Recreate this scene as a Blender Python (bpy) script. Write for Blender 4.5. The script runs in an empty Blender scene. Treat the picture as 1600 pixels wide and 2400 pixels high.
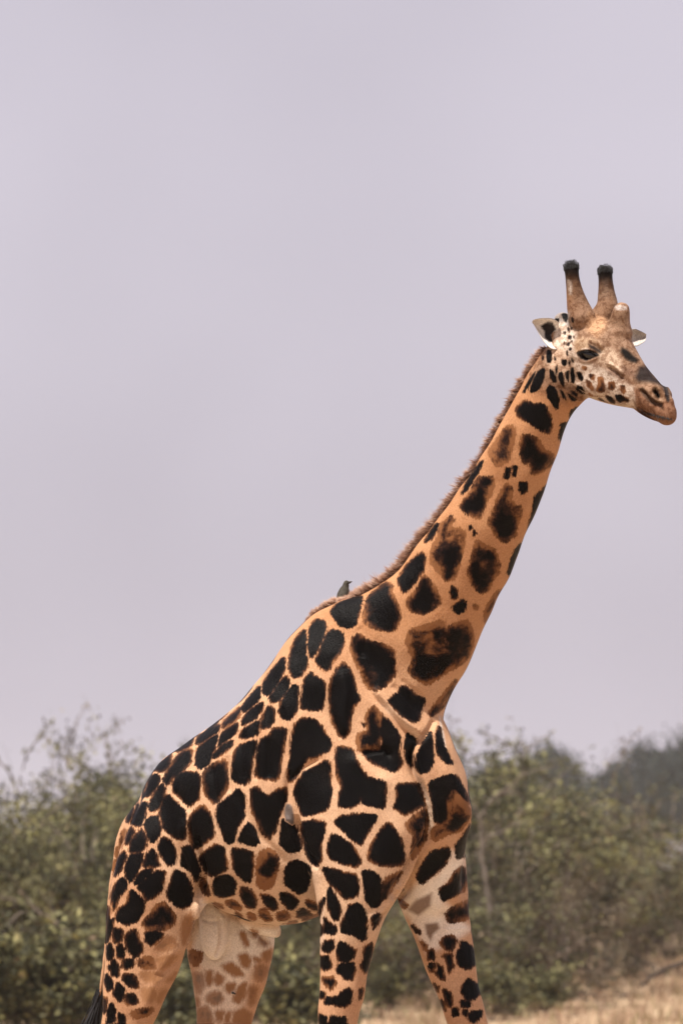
import bpy, bmesh, math, random
import numpy as np
from mathutils import Vector, Matrix
from mathutils.bvhtree import BVHTree

# ------------------------------------------------------------------ camera, sky, sun, exposure
scene = bpy.context.scene
COL = scene.collection
F_PX, W_PX, H_PX, HORIZON = 10000.0, 1600.0, 2400.0, 2050.0
CAM = np.array((0.0, -20.0, 2.3))
PITCH = math.atan((HORIZON - H_PX / 2) / F_PX)
cam_data = bpy.data.cameras.new('camera')
cam = bpy.data.objects.new('camera', cam_data)
COL.objects.link(cam)
cam.location = CAM
cam.rotation_euler = (math.pi / 2 + PITCH, 0, 0)
cam_data.sensor_fit = 'VERTICAL'
cam_data.sensor_height = 36.0
cam_data.lens = F_PX * 36.0 / H_PX
cam_data.clip_start = 0.5
cam_data.clip_end = 6000
cam_data.dof.use_dof = True
cam_data.dof.focus_distance = 19.75
cam_data.dof.aperture_fstop = 3.7
scene.camera = cam

SUN_DIR = Vector((-0.26, -0.34, 0.90)).normalized()          # towards the sun
world = bpy.data.worlds.new('World')
scene.world = world
world.use_nodes = True
wn = world.node_tree
bg = wn.nodes['Background']
sky = wn.nodes.new('ShaderNodeTexSky')
sky.sky_type = 'NISHITA'
sky.sun_disc = False
sky.sun_elevation = math.asin(SUN_DIR.z)
sky.sun_rotation = math.atan2(SUN_DIR.x, SUN_DIR.y)
sky.dust_density = 6.0
sky.air_density = 1.0
hz = wn.nodes.new('ShaderNodeMix')                           # an even milky overcast haze veils the blue
hz.data_type = 'RGBA'
hz.inputs[0].default_value = 0.90
hn = wn.nodes.new('ShaderNodeTexNoise')                      # faint unevenness of the haze veil
hn.inputs['Scale'].default_value = 9.0
hn.inputs['Detail'].default_value = 2.0
tc = wn.nodes.new('ShaderNodeTexCoord')
wn.links.new(tc.outputs['Generated'], hn.inputs['Vector'])
hc = wn.nodes.new('ShaderNodeMix')
hc.data_type = 'RGBA'
hc.inputs[6].default_value = (3.20, 2.90, 3.32, 1)
hc.inputs[7].default_value = (4.60, 4.24, 4.78, 1)
wn.links.new(hn.outputs['Fac'], hc.inputs[0])
wn.links.new(hc.outputs[2], hz.inputs[7])
wn.links.new(sky.outputs[0], hz.inputs[6])
wn.links.new(hz.outputs[2], bg.inputs[0])
bg.inputs[1].default_value = 0.10

sun_data = bpy.data.lights.new('sun', 'SUN')
sun_data.energy = 5.0
sun_data.angle = math.radians(3.0)
sun_data.color = (1.0, 0.93, 0.84)
sun = bpy.data.objects.new('sun', sun_data)
COL.objects.link(sun)
sun.location = (0, 0, 30)
sun.rotation_euler = SUN_DIR.to_track_quat('Z', 'Y').to_euler()

scene.view_settings.view_transform = 'Standard'
scene.view_settings.look = 'None'
scene.view_settings.exposure = 0.7
scene.view_settings.gamma = 1.0
scene.view_settings.use_curve_mapping = False
scene.render.engine = 'CYCLES'
scene.cycles.use_denoising = True
scene.cycles.max_bounces = 8
scene.cycles.volume_bounces = 1
scene.cycles.transparent_max_bounces = 8

# ------------------------------------------------------------------ photo pixel <-> place
SP, CP = math.sin(PITCH), math.cos(PITCH)


def ray(px, py):
    dx, dy = (px - 800.0) / F_PX, (1200.0 - py) / F_PX
    return np.array((dx, CP - SP * dy, SP + CP * dy))


def P(px, py, Y):
    d = ray(px, py)
    return CAM + d * ((Y - CAM[1]) / d[1])


def ground(px, D):
    """a point on the ground at distance D under photo column px"""
    return np.array(((px - 800.0) / F_PX * D, CAM[1] + D, 0.0))


def project(co):
    q = co - CAM
    f = q[:, 1] * CP + q[:, 2] * SP
    u = -q[:, 1] * SP + q[:, 2] * CP
    return np.stack((800.0 + q[:, 0] / f * F_PX, 1200.0 - u / f * F_PX), 1)


# ------------------------------------------------------------------ helpers
def link(name, me, mat=None, parent=None):
    o = bpy.data.objects.new(name, me)
    COL.objects.link(o)
    if mat and me is not None and not me.materials:
        me.materials.append(mat)
    if parent:
        o.parent = parent
    return o


def mesh(name, verts, faces, smooth=True):
    me = bpy.data.meshes.new(name)
    me.from_pydata([tuple(v) for v in verts], [], [tuple(int(i) for i in f) for f in faces])
    me.update()
    if smooth:
        me.polygons.foreach_set('use_smooth', [True] * len(me.polygons))
    return me


def quick_mesh(name, verts, faces, smooth=False):
    """numpy arrays, all faces the same size"""
    verts = np.asarray(verts, np.float32)
    faces = np.asarray(faces, np.int32)
    n, k = faces.shape
    me = bpy.data.meshes.new(name)
    me.vertices.add(len(verts))
    me.vertices.foreach_set('co', verts.ravel())
    me.loops.add(n * k)
    me.loops.foreach_set('vertex_index', faces.ravel())
    me.polygons.add(n)
    me.polygons.foreach_set('loop_start', np.arange(n, dtype=np.int32) * k)
    me.polygons.foreach_set('loop_total', np.full(n, k, np.int32))
    if smooth:
        me.polygons.foreach_set('use_smooth', np.ones(n, bool))
    me.update(calc_edges=True)
    return me


def attr(me, name, values, kind='FLOAT'):
    a = me.attributes.new(name, kind, 'POINT')
    v = np.asarray(values, np.float32)
    if kind == 'FLOAT_COLOR':
        if v.shape[1] == 3:
            v = np.concatenate((v, np.ones((len(v), 1), np.float32)), 1)
        a.data.foreach_set('color', v.ravel())
    else:
        a.data.foreach_set('value', v.ravel())


def tag(o, label, cat, group=None):
    o['label'] = label
    o['category'] = cat
    if group:
        o['group'] = group
    return o


def empty(name, loc):
    o = bpy.data.objects.new(name, None)
    o.location = tuple(loc)
    o.empty_display_size = 0.2
    COL.objects.link(o)
    return o


def keep(o, parent):
    """parent without moving: parts are modelled in world coordinates"""
    o.parent = parent
    o.matrix_parent_inverse = Matrix.Translation(parent.location).inverted()
    return o


def smooth01(x):
    x = np.clip(x, 0, 1)
    return x * x * (3 - 2 * x)


# ------------------------------------------------------------------ node materials
class N:
    def __init__(self, name):
        self.m = bpy.data.materials.new(name)
        self.m.use_nodes = True
        self.t = self.m.node_tree
        self.b = self.t.nodes['Principled BSDF']
        self.out = self.t.nodes['Material Output']

    def n(self, kind, **kw):
        x = self.t.nodes.new('ShaderNode' + kind)
        for k, v in kw.items():
            setattr(x, k, v)
        return x

    def l(self, a, b):
        self.t.links.new(a, b)

    def put(self, sock, v):
        if hasattr(v, 'is_output'):
            self.l(v, sock)
        elif isinstance(v, (tuple, list)) and len(v) == 3 and sock.type == 'RGBA':
            sock.default_value = (*v, 1)
        else:
            sock.default_value = v

    def noise(self, scale, detail=3, rough=0.6, vec=None, dist=0.0):
        x = self.n('TexNoise')
        x.inputs['Scale'].default_value = scale
        x.inputs['Detail'].default_value = detail
        x.inputs['Roughness'].default_value = rough
        x.inputs['Distortion'].default_value = dist
        if vec is None:
            vec = self.n('TexCoord').outputs['Object']
        self.l(vec, x.inputs['Vector'])
        return x.outputs['Fac']

    def math(self, op, a, b=0.0, c=0.0):
        x = self.n('Math', operation=op)
        for s, v in zip(x.inputs, (a, b, c)):
            self.put(s, v)
        return x.outputs[0]

    def ramp(self, v, lo, hi, to0=0.0, to1=1.0, smooth=True):
        x = self.n('MapRange')
        x.interpolation_type = 'SMOOTHSTEP' if smooth else 'LINEAR'
        self.put(x.inputs['Value'], v)
        for k, w in zip(('From Min', 'From Max', 'To Min', 'To Max'), (lo, hi, to0, to1)):
            x.inputs[k].default_value = w
        return x.outputs[0]

    def mix(self, f, a, b, mode='MIX'):
        x = self.n('Mix', data_type='RGBA', blend_type=mode)
        self.put(x.inputs[0], f)
        self.put(x.inputs[6], a)
        self.put(x.inputs[7], b)
        return x.outputs[2]

    def attr(self, name):
        x = self.n('Attribute', attribute_name=name)
        return x

    def bump(self, h, strength, dist=0.01):
        x = self.n('Bump')
        x.inputs['Strength'].default_value = strength
        x.inputs['Distance'].default_value = dist
        self.l(h, x.inputs['Height'])
        self.l(x.outputs[0], self.b.inputs['Normal'])

    def done(self, col, rough=0.8, spec=0.3):
        self.put(self.b.inputs['Base Color'], col)
        self.put(self.b.inputs['Roughness'], rough)
        self.put(self.b.inputs['Specular IOR Level'], spec)
        return self.m


def plain(name, c1, c2, scale=20, rough=0.7, spec=0.3, bump=0.2):
    k = N(name)
    f = k.noise(scale, 4)
    k.bump(k.noise(scale * 4, 3), bump)
    return k.done(k.mix(k.ramp(f, 0.35, 0.65), c1, c2), rough, spec)


def leaf_material(name, stops, trans=0.16, gloss=0.25):
    k = N(name)
    v = k.attr('shade').outputs['Fac']
    r = k.n('ValToRGB')
    k.l(v, r.inputs[0])
    el = r.color_ramp.elements
    while len(el) < len(stops):
        el.new(0.5)
    for e, (p, c) in zip(el, stops):
        e.position = p
        e.color = (*c, 1)
    k.done(r.outputs[0], 0.6, gloss)
    tr = k.n('BsdfTranslucent')
    k.l(r.outputs[0], tr.inputs['Color'])
    ms = k.n('MixShader')
    ms.inputs[0].default_value = trans
    k.l(k.b.outputs[0], ms.inputs[1])
    k.l(tr.outputs[0], ms.inputs[2])
    k.l(ms.outputs[0], k.out.inputs['Surface'])
    return k.m


# ------------------------------------------------------------------ ground
def make_ground():
    k = N('dry_ground')
    a = k.noise(0.35, 5)
    b = k.noise(6.0, 5)
    c1 = k.mix(k.ramp(a, 0.4, 0.62), (0.39, 0.275, 0.18), (0.31, 0.225, 0.14))
    c2 = k.mix(k.ramp(b, 0.45, 0.7), c1, (0.28, 0.21, 0.13))
    k.bump(k.noise(14.0, 5), 0.6, 0.05)
    m = k.done(c2, 0.95, 0.1)
    n = 60
    xs = np.linspace(-1, 1, n)
    g = np.sign(xs) * np.abs(xs) ** 2.2 * 1500
    X, Y = np.meshgrid(g, g)
    Z = 0.05 * np.sin(X * 0.11 + 1) * np.cos(Y * 0.07)
    Z *= smooth01((np.hypot(X, Y) - 8) / 20)
    V = np.stack((X.ravel(), Y.ravel() + 40, Z.ravel()), 1)
    i, j = np.meshgrid(np.arange(n - 1), np.arange(n - 1))
    q = (j * n + i).ravel()
    me = quick_mesh('ground', V, np.stack((q, q + 1, q + n + 1, q + n), 1), True)
    o = link('ground', me, m)
    o['kind'] = 'structure'


make_ground()


# ------------------------------------------------------------------ dry grass
def blades(name, centres, h_lo, h_hi, width, lean, seed, mat):
    r = np.random.default_rng(seed)
    n = len(centres)
    h = r.uniform(h_lo, h_hi, n)
    az = r.uniform(0, 2 * np.pi, n)
    side = np.stack((np.cos(az), np.sin(az), np.zeros(n)), 1) * (width * r.uniform(0.6, 1.4, n) / 2)[:, None]
    az2 = r.uniform(0, 2 * np.pi, n)
    ln = np.stack((np.cos(az2), np.sin(az2), np.zeros(n)), 1) * (h * lean * r.uniform(0.2, 1.6, n))[:, None]
    up = np.array((0, 0, 1.0))
    a, b = centres - side, centres + side
    c = centres + side * 0.8 + up * (h * 0.55)[:, None] + ln * 0.35
    d = centres - side * 0.8 + up * (h * 0.55)[:, None] + ln * 0.35
    e = centres + up * h[:, None] + ln
    V = np.stack((a, b, c, d, e), 1).reshape(-1, 3)
    k = np.arange(n)[:, None] * 5
    Ft = np.concatenate((k + (0, 1, 2), k + (0, 2, 3), k + (3, 2, 4)), 0)
    me = quick_mesh(name, V, Ft)
    attr(me, 'shade', np.repeat(r.uniform(0, 1, n), 5))
    return link(name, me, mat)


GRASS = leaf_material('dry_grass_blade', [(0.0, (0.20, 0.125, 0.080)), (0.4, (0.38, 0.26, 0.17)), (0.8, (0.52, 0.37, 0.25)), (0.9, (0.33, 0.27, 0.14)), (1.0, (0.16, 0.18, 0.06))], 0.3, 0.2)
rg = np.random.default_rng(5)
far_c = np.stack((rg.uniform(-15, 16, 9000), 38 + 66 * rg.uniform(0, 1, 9000), np.zeros(9000)), 1)
patchy = np.sin(far_c[:, 0] * 1.3 + 2 * np.sin(far_c[:, 1] * 0.45)) + np.sin(far_c[:, 0] * 3.1 + far_c[:, 1] * 0.9) + rg.normal(0, 0.5, 9000)
colpx = 800 + far_c[:, 0] / (far_c[:, 1] + 20) * F_PX
far_c = far_c[(patchy > -0.1) & ((colpx > 820) | (far_c[:, 1] > 50))]
clump = np.repeat(far_c, 9, 0) + rg.normal(0, 0.13, (len(far_c) * 9, 3)) * (1, 1, 0)
grass = blades('dry_grass', clump, 0.06, 0.34, 0.022, 0.6, 6, GRASS)
tag(grass, 'dry straw coloured grass in front of the thicket', 'grass')
grass['kind'] = 'stuff'
near_c = np.stack((rg.uniform(-4, 4, 1500), rg.uniform(-5, 9, 1500), np.zeros(1500)), 1)
clump = np.repeat(near_c, 9, 0) + rg.normal(0, 0.05, (13500, 3)) * (1, 1, 0)
grass2 = blades('short_grass', clump, 0.05, 0.22, 0.010, 0.5, 7, GRASS)
tag(grass2, 'short dry grass round the giraffe\'s hooves', 'grass')
grass2['kind'] = 'stuff'

# ------------------------------------------------------------------ shrubs and trees
LEAF_GREEN = leaf_material('shrub_leaf', [(0.0, (0.018, 0.018, 0.008)), (0.35, (0.053, 0.052, 0.024)), (0.7, (0.155, 0.145, 0.066)), (0.92, (0.31, 0.29, 0.115)), (1.0, (0.24, 0.175, 0.115))])
LEAF_GREY = leaf_material('thorn_leaf', [(0.0, (0.022, 0.018, 0.012)), (0.4, (0.075, 0.058, 0.035)), (0.8, (0.185, 0.142, 0.092)), (1.0, (0.25, 0.22, 0.09))])
LEAF_FAR = leaf_material('tree_leaf', [(0.0, (0.007, 0.012, 0.010)), (0.6, (0.016, 0.024, 0.017)), (1.0, (0.030, 0.040, 0.024))], 0.15)
BARK = plain('grey_bark', (0.105, 0.084, 0.068), (0.19, 0.155, 0.128), 12, 0.9, 0.15)
BARK_PALE = plain('pale_twig_bark', (0.19, 0.15, 0.12), (0.33, 0.27, 0.22), 12, 0.9, 0.15)
BARK_DARK = plain('dark_bark', (0.035, 0.027, 0.022), (0.08, 0.06, 0.05), 12, 0.9, 0.15)


def tubes_mesh(name, paths, sides=4):
    """paths: list of (points (n,3), radii (n)) -> one mesh"""
    V, Fq, base = [], [], 0
    ang = np.arange(sides) * 2 * np.pi / sides
    for pts, rad in paths:
        pts = np.asarray(pts)
        n = len(pts)
        t = np.gradient(pts, axis=0)
        t /= np.linalg.norm(t, axis=1)[:, None] + 1e-9
        ref = np.where(np.abs(t[:, 2:3]) > 0.9, np.array((1.0, 0, 0)), np.array((0, 0, 1.0)))
        s = np.cross(t, ref)
        s /= np.linalg.norm(s, axis=1)[:, None] + 1e-9
        q = np.cross(s, t)
        ring = pts[:, None] + (s[:, None] * np.cos(ang)[None, :, None] + q[:, None] * np.sin(ang)[None, :, None]) * np.asarray(rad)[:, None, None]
        V.append(ring.reshape(-1, 3))
        for i in range(n - 1):
            for k in range(sides):
                a, b = base + i * sides + k, base + i * sides + (k + 1) % sides
                Fq.append((a, b, b + sides, a + sides))
        base += n * sides
    return quick_mesh(name, np.concatenate(V), np.array(Fq), True)


def leaves_mesh(name, pos, size, seed, aspect=0.5, up=0.5):
    r = np.random.default_rng(seed)
    pos = np.asarray(pos)
    n = len(pos)
    a = r.normal(0, 1, (n, 3))
    a[:, 2] *= 0.7
    a /= np.linalg.norm(a, axis=1)[:, None]
    nn = r.normal(0, 1, (n, 3)) + (0, 0, up)
    b = np.cross(a, nn)
    b /= np.linalg.norm(b, axis=1)[:, None] + 1e-9
    s = size * r.uniform(0.6, 1.35, n)[:, None]
    tip = a * s
    wd = b * s * aspect / 2
    fold = np.cross(a, b) * s * 0.12
    V = np.stack((pos, pos + tip * 0.5 + wd + fold, pos + tip, pos + tip * 0.5 - wd + fold), 1).reshape(-1, 3)
    k = np.arange(n)[:, None] * 4
    me = quick_mesh(name, V, np.concatenate((k + (0, 1, 2), k + (0, 2, 3)), 0))
    return me, n


def grow_shrub(seed, H, R, n_stem=9, leaf_n=9000, leaf=0.10, shoots=5, lo=0.0, dead=0.15, deepest=4):
    """a many-stemmed shrub: returns branch paths and leaf points with shades"""
    r = np.random.default_rng(seed)
    paths, twigs = [], []

    def walk(p, d, length, rad, depth):
        n = 6
        pts, q = [p], p.copy()
        dd = d.copy()
        for i in range(n):
            dd = dd + r.normal(0, 0.20, 3) + (0, 0, 0.03)
            dd /= np.linalg.norm(dd)
            q = q + dd * length / n
            if q[2] < 0.12:
                q[2] = 0.12
            pts.append(q.copy())
        pts = np.array(pts)
        rr = np.linspace(rad, rad * 0.45, n + 1)
        paths.append((pts, rr))
        if depth >= min(2, deepest - 1):
            twigs.append((pts, depth))
        if depth < deepest:
            for k in range((4 if depth < 2 else 3) if deepest > 2 else 2):
                i = r.integers(2, n + 1)
                nd = dd + r.normal(0, 0.75, 3)
                nd[2] = nd[2] * 0.7 + (0.15 if deepest > 2 else 0.7)
                nd /= np.linalg.norm(nd)
                walk(pts[i].copy(), nd, length * r.uniform(0.5, 0.72), rr[i] * 0.74, depth + 1)

    for s in range(n_stem):
        az = 2 * np.pi * (s + r.uniform(-0.4, 0.4)) / n_stem
        out = r.uniform(0.15, 1.0)
        d = np.array((np.cos(az) * out * R / H * 1.2, np.sin(az) * out * R / H * 1.2, 1.0))
        d /= np.linalg.norm(d)
        walk(np.array((np.cos(az), np.sin(az), 0)) * 0.15 * R * r.uniform(0.2, 1), d, H * r.uniform(0.42, 0.6), 0.035 * H / 4, 0)
    # long thin leader shoots that break the outline
    shoot_pts = []
    for s in range(shoots):
        az = r.uniform(0, 2 * np.pi)
        p = np.array((np.cos(az) * R * 0.6 * r.uniform(0, 1), np.sin(az) * R * 0.5 * r.uniform(0, 1), H * r.uniform(0.6, 0.75)))
        d = np.array((r.normal(0, 0.22), r.normal(0, 0.22), 1.0))
        pts = [p.copy()]
        for i in range(7):
            d = d + r.normal(0, 0.28, 3)
            d[2] = abs(d[2]) * 0.9
            d /= np.linalg.norm(d)
            p = p + d * H * 0.056
            pts.append(p.copy())
        pts = np.array(pts)
        paths.append((pts, np.linspace(0.020, 0.007, 8)))
        shoot_pts.append(pts)
    # leaves gather in clumps round the twigs
    tw = [t for t, dpt in twigs]
    per = max(3, leaf_n // max(1, len(tw)))
    L, S = [], []
    for t in tw:
        if deepest > 2 and r.uniform() > 0.15 + 0.26 * t[-1, 2] / H:
            continue
        m = r.integers(int(per * 1.4), int(per * 4.4) + 2)
        if r.uniform() < dead:
            m = m // 6
        i = r.integers(1, len(t), m)
        c = t[i] + r.normal(0, 0.05 + 0.015 * H, (m, 3))
        L.append(c)
        S.append(np.clip(r.normal(r.uniform(0.15, 0.85), 0.14, m), 0, 1))
    for t in shoot_pts:
        m = r.integers(8, 45)
        i = r.integers(1, len(t), m)
        L.append(t[i] + r.normal(0, 0.032, (m, 3)))
        S.append(np.clip(r.normal(0.5, 0.2, m), 0, 1))
    L, S = np.concatenate(L), np.concatenate(S)
    ok = L[:, 2] > 0.06 + lo
    return paths, L[ok], S[ok]


SHRUB_KINDS = {}


def shrub_meshes(key, seed, H, R, leaf=0.105, leafmat=None, bark=None, **kw):
    paths, L, S = grow_shrub(seed, H, R, leaf=leaf, **kw)
    tm = tubes_mesh(key + '_branches', paths)
    tm.materials.append(bark or BARK)
    lm, n = leaves_mesh(key + '_leaves', L, leaf, seed + 1)
    attr(lm, 'shade', np.repeat(S, 4))
    lm.materials.append(leafmat or LEAF_GREEN)
    zmax = np.percentile(L[:, 2], 99.5)
    SHRUB_KINDS[key] = (tm, lm, zmax)


shrub_meshes('leafy_a', 11, 4.2, 1.9, leaf_n=17000)
shrub_meshes('leafy_b', 23, 4.2, 2.1, leaf_n=18000, n_stem=11)
shrub_meshes('leafy_c', 37, 4.2, 1.8, leaf_n=16000, shoots=9)
shrub_meshes('thorny_a', 41, 4.2, 2.0, leaf_n=12500, leafmat=LEAF_GREY, bark=BARK_PALE, dead=0.5, shoots=8, n_stem=10)
shrub_meshes('thorny_b', 53, 4.2, 2.2, leaf_n=13500, leafmat=LEAF_GREY, bark=BARK_PALE, dead=0.45, shoots=6)
shrub_meshes('low_a', 61, 1.5, 1.2, leaf_n=5500, leaf=0.11, shoots=3, n_stem=8)
shrub_meshes('wispy_a', 71, 4.4, 0.7, leaf_n=150, dead=0.2, shoots=2, n_stem=3, deepest=2)
shrub_meshes('wispy_b', 83, 4.4, 0.8, leaf_n=120, dead=0.3, shoots=2, n_stem=3, deepest=2, leafmat=LEAF_GREY)
shrub_meshes('herb_a', 91, 0.6, 0.6, leaf_n=900, leaf=0.11, shoots=0, n_stem=7)


def plant(kind, px, D, top_py, rot, label, name='thicket_shrub', cat='shrub', group='shrubs of the thicket behind the giraffe', wide=1.0):
    tm, lm, zmax = SHRUB_KINDS[kind]
    g = ground(px, D)
    H = 2.3 + (HORIZON - top_py) / F_PX * D
    s = H / zmax
    root = empty(name, g)
    root.rotation_euler = (0, 0, rot)
    root.scale = (s * wide, s * wide, s)
    tag(root, label, cat, group)
    link('trunk', tm, None, root)
    link('crown', lm, None, root)


K_IN = 'in the thicket behind the giraffe'
for a in [
    # back row, whose tops make the skyline
    ('leafy_b', -190, 80.0, 1850, 0.3, 'dense olive shrub of the back row, beyond the twiggy grey one'),
    ('leafy_a', 60, 79.0, 1845, 1.2, 'broad olive shrub under the first bare leaders far behind the tail'),
    ('leafy_b', 205, 78.0, 1840, 5.3, 'rounded olive shrub of the back row behind the giraffe\'s tail'),
    ('leafy_c', 125, 76.5, 1850, 2.2, 'dense shrub between the broad and the rounded olive shrubs of the back row'),
    ('leafy_a', 285, 77.0, 1800, 5.7, 'dense olive shrub between the rounded one and the tall green one'),
    ('leafy_c', 330, 80.0, 1785, 0.7, 'tall green shrub rising just behind the giraffe\'s rump'),
    ('leafy_b', 480, 79.0, 1765, 2.8, 'yellow green shrub peeping over the giraffe\'s back'),
    ('leafy_a', 660, 79.0, 1790, 4.0, 'olive shrub hidden behind the giraffe\'s flank'),
    ('thorny_b', 850, 80.0, 1800, 5.0, 'brownish shrub hidden behind the giraffe\'s shoulder'),
    ('leafy_c', 1060, 79.0, 1755, 3.5, 'green shrub with pale tips right beside the giraffe\'s breast'),
    ('leafy_a', 1185, 81.0, 1750, 5.2, 'tall olive shrub standing before the blue distant trees'),
    ('thorny_a', 1290, 82.0, 1850, 0.9, 'grey brown twiggy shrub with slanting dead stems before the distant trees'),
    ('leafy_b', 1425, 99.0, 1815, 1.7, 'pointed green shrub at the edge of the gap in the skyline'),
    ('thorny_b', 1570, 112.0, 1885, 2.6, 'wide grey brown shrub under the dark distant tree'),
    ('thorny_a', 1740, 116.0, 1890, 3.9, 'grey brown shrub beyond the wide one under the dark distant tree'),
    # front row, rooted at the edge of the grass
    ('thorny_b', -120, 70.5, 1905, 0.2, 'grey twiggy shrub at the thicket\'s end, farthest from the giraffe'),
    ('leafy_c', 70, 69.5, 1890, 4.4, 'dark leafy shrub of the front row, well behind the tail tuft'),
    ('leafy_a', 215, 68.5, 1880, 3.1, 'leafy shrub of the front row next to the tail tuft'),
    ('leafy_b', 420, 68.5, 1950, 1.0, 'shaded shrub showing between the two hind legs'),
    ('leafy_c', 610, 69.5, 1960, 2.2, 'dark shrub seen below the belly, ahead of the hind legs'),
    ('leafy_a', 735, 68.5, 1990, 5.9, 'dark shrub seen below the belly, next to the forelegs'),
    ('thorny_a', 930, 79.0, 1965, 0.5, 'brownish shrub showing between the two forelegs'),
    ('leafy_b', 1110, 73.0, 1905, 4.9, 'leafy shrub of the front row touching the striding foreleg\'s outline'),
    ('thorny_b', 1210, 74.0, 1925, 3.0, 'shrub with a pale bent stem ahead of the forelegs'),
    ('leafy_c', 1340, 90.0, 1930, 1.9, 'shrub with a dark hollow at its foot ahead of the forelegs'),
    ('thorny_a', 1480, 101.0, 1930, 2.4, 'grey shrub rising behind the strip of tall dry grass'),
    ('leafy_a', 1660, 113.0, 1935, 0.1, 'olive shrub beyond the end of the fallen dark branch'),
]:
    plant(*a)
for a in [
    ('low_a', -40, 57.5, 2130, 0.9, 'low leafy bush at the thicket\'s foot, farthest from the giraffe'),
    ('low_a', 110, 57.5, 2170, 0.4, 'low leafy bush at the foot of the thicket behind the tail tuft'),
    ('low_a', 245, 57.5, 2215, 1.9, 'low leafy bush hidden behind the near hind leg\'s back edge'),
    ('low_a', 400, 58, 2230, 3.3, 'low leafy bush filling the gap between the hind legs'),
    ('low_a', 560, 58, 2215, 2.4, 'low leafy bush behind the far hind leg'),
    ('low_a', 690, 58.5, 2235, 4.4, 'low leafy bush close behind the near foreleg'),
    ('low_a', 905, 73, 2255, 0.7, 'low twiggy bush right ahead of the near foreleg'),
    ('low_a', 1140, 68, 2235, 5.4, 'low bright leafy bush just ahead of the striding foreleg'),
    ('low_a', 1265, 70, 2255, 1.4, 'low dark leafy bush beside the dark hollow'),
]:
    plant(*a, name='low_bush', group='low bushes along the foot of the thicket')
for a in [
    ('wispy_a', 55, 77.0, 1672, 0.0, 'thin bare leader with a leafy blob, rising highest above the back row', ),
    ('wispy_b', 160, 77.5, 1655, 1.3, 'thin forked leafless sapling above the shrubs behind the tail'),
    ('wispy_a', 245, 78.0, 1660, 2.5, 'slender leafy sapling sticking up behind the giraffe\'s rump'),
    ('wispy_b', 1065, 78.0, 1650, 3.6, 'slender sapling showing its top beside the giraffe\'s breast'),
    ('wispy_a', 1250, 81.0, 1690, 4.6, 'slender sapling in front of the blue distant trees'),
    ('wispy_b', 1432, 93.0, 1712, 0.6, 'slender pale topped sapling on the pointed shrub'),
]:
    plant(*a, name='sapling', cat='sapling', group='thin saplings sticking out of the thicket', wide=0.5)
for a in [
    ('herb_a', 1370, 78, 2335, 0.3, 'green leafy herb growing in the tall dry grass'),
    ('herb_a', 1010, 77, 2345, 1.3, 'green herb between the forelegs in the grass'),
    ('herb_a', 880, 74, 2350, 2.3, 'pale herb close to the near foreleg in the grass'),
    ('herb_a', 680, 78, 2335, 3.3, 'green herb under the belly in the grass'),
]:
    plant(*a, name='herb', cat='herb', group='green herbs in the grass')


def dead_stem(name, pts_px, D, r0, r1, label, cat, mat, extra=()):
    root = empty(name, ground(pts_px[0][0], D))
    paths = []
    for k, line in enumerate([pts_px, *extra]):
        pts = np.array([P(x, y, CAM[1] + D + dy) for x, y, dy in line])
        n = len(pts)
        t = np.linspace(0, n - 1, n * 4)
        ii = np.clip(t.astype(int), 0, n - 2)
        f = (t - ii)[:, None]
        q = pts[ii] * (1 - f) + pts[ii + 1] * f
        q += np.random.default_rng(k + 3).normal(0, 0.012, q.shape)
        s = 1.0 if k == 0 else 0.55
        paths.append((q, np.linspace(r0 * s, r1 * s, len(q))))
    for k, p in enumerate(paths):
        o = link('stem' if k == 0 else 'twig', tubes_mesh(name, [p], 6), mat)
        keep(o, root)
    tag(root, label, cat)


dead_stem('dead_branch', [(1165, 2330, 0), (1150, 2200, 0), (1140, 2080, 0), (1130, 2000, 0), (1128, 1930, 0), (1135, 1890, -.1), (1165, 1864, -.2), (1205, 1835, -.3), (1230, 1800, -.3)], 72.6, 0.055, 0.012,
          'pale dead branch bent in an elbow beside the giraffe\'s breast', 'branch', BARK,
          [[(1130, 1930, 0), (1112, 1895, 0), (1095, 1862, 0), (1090, 1830, 0)], [(1140, 1965, 0), (1175, 1950, -.2), (1205, 1930, -.3), (1240, 1925, -.3)], [(1165, 1864, -.2), (1195, 1858, -.2), (1225, 1862, -.2)]])
dead_stem('dead_branch', [(1322, 2330, 0), (1325, 2260, 0), (1318, 2210, 0), (1325, 2160, 0), (1318, 2110, 0.1), (1330, 2040, .2), (1325, 1960, .2)], 78.5, 0.07, 0.015,
          'grey forked dead stem standing in the dark hollow ahead of the forelegs', 'branch', BARK,
          [[(1322, 2215, 0), (1340, 2190, -.1), (1352, 2150, -.2), (1380, 2110, -.2)], [(1320, 2215, 0), (1300, 2195, .1), (1292, 2160, .2), (1270, 2130, .2)]])
dead_stem('dead_branch', [(190, 2225, 0), (165, 2195, 0), (130, 2160, 0), (85, 2130, 0.1), (40, 2110, .2), (0, 2100, .2), (-60, 2070, .2)], 66.8, 0.026, 0.008,
          'long grey dead branch slanting through the shrubs behind the tail', 'branch', BARK,
          [[(85, 2130, .1), (50, 2090, .1), (30, 2050, 0)], [(130, 2160, 0), (120, 2120, 0), (95, 2085, 0)]])
dead_stem('dead_branch', [(75, 2290, 0), (50, 2240, 0), (25, 2212, 0), (0, 2185, 0), (-60, 2120, .1)], 66.4, 0.024, 0.008,
          'short grey dead branch low in the shrubs, away from the tail', 'branch', BARK,
          [[(25, 2212, 0), (20, 2170, 0), (5, 2140, 0)]])
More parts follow.
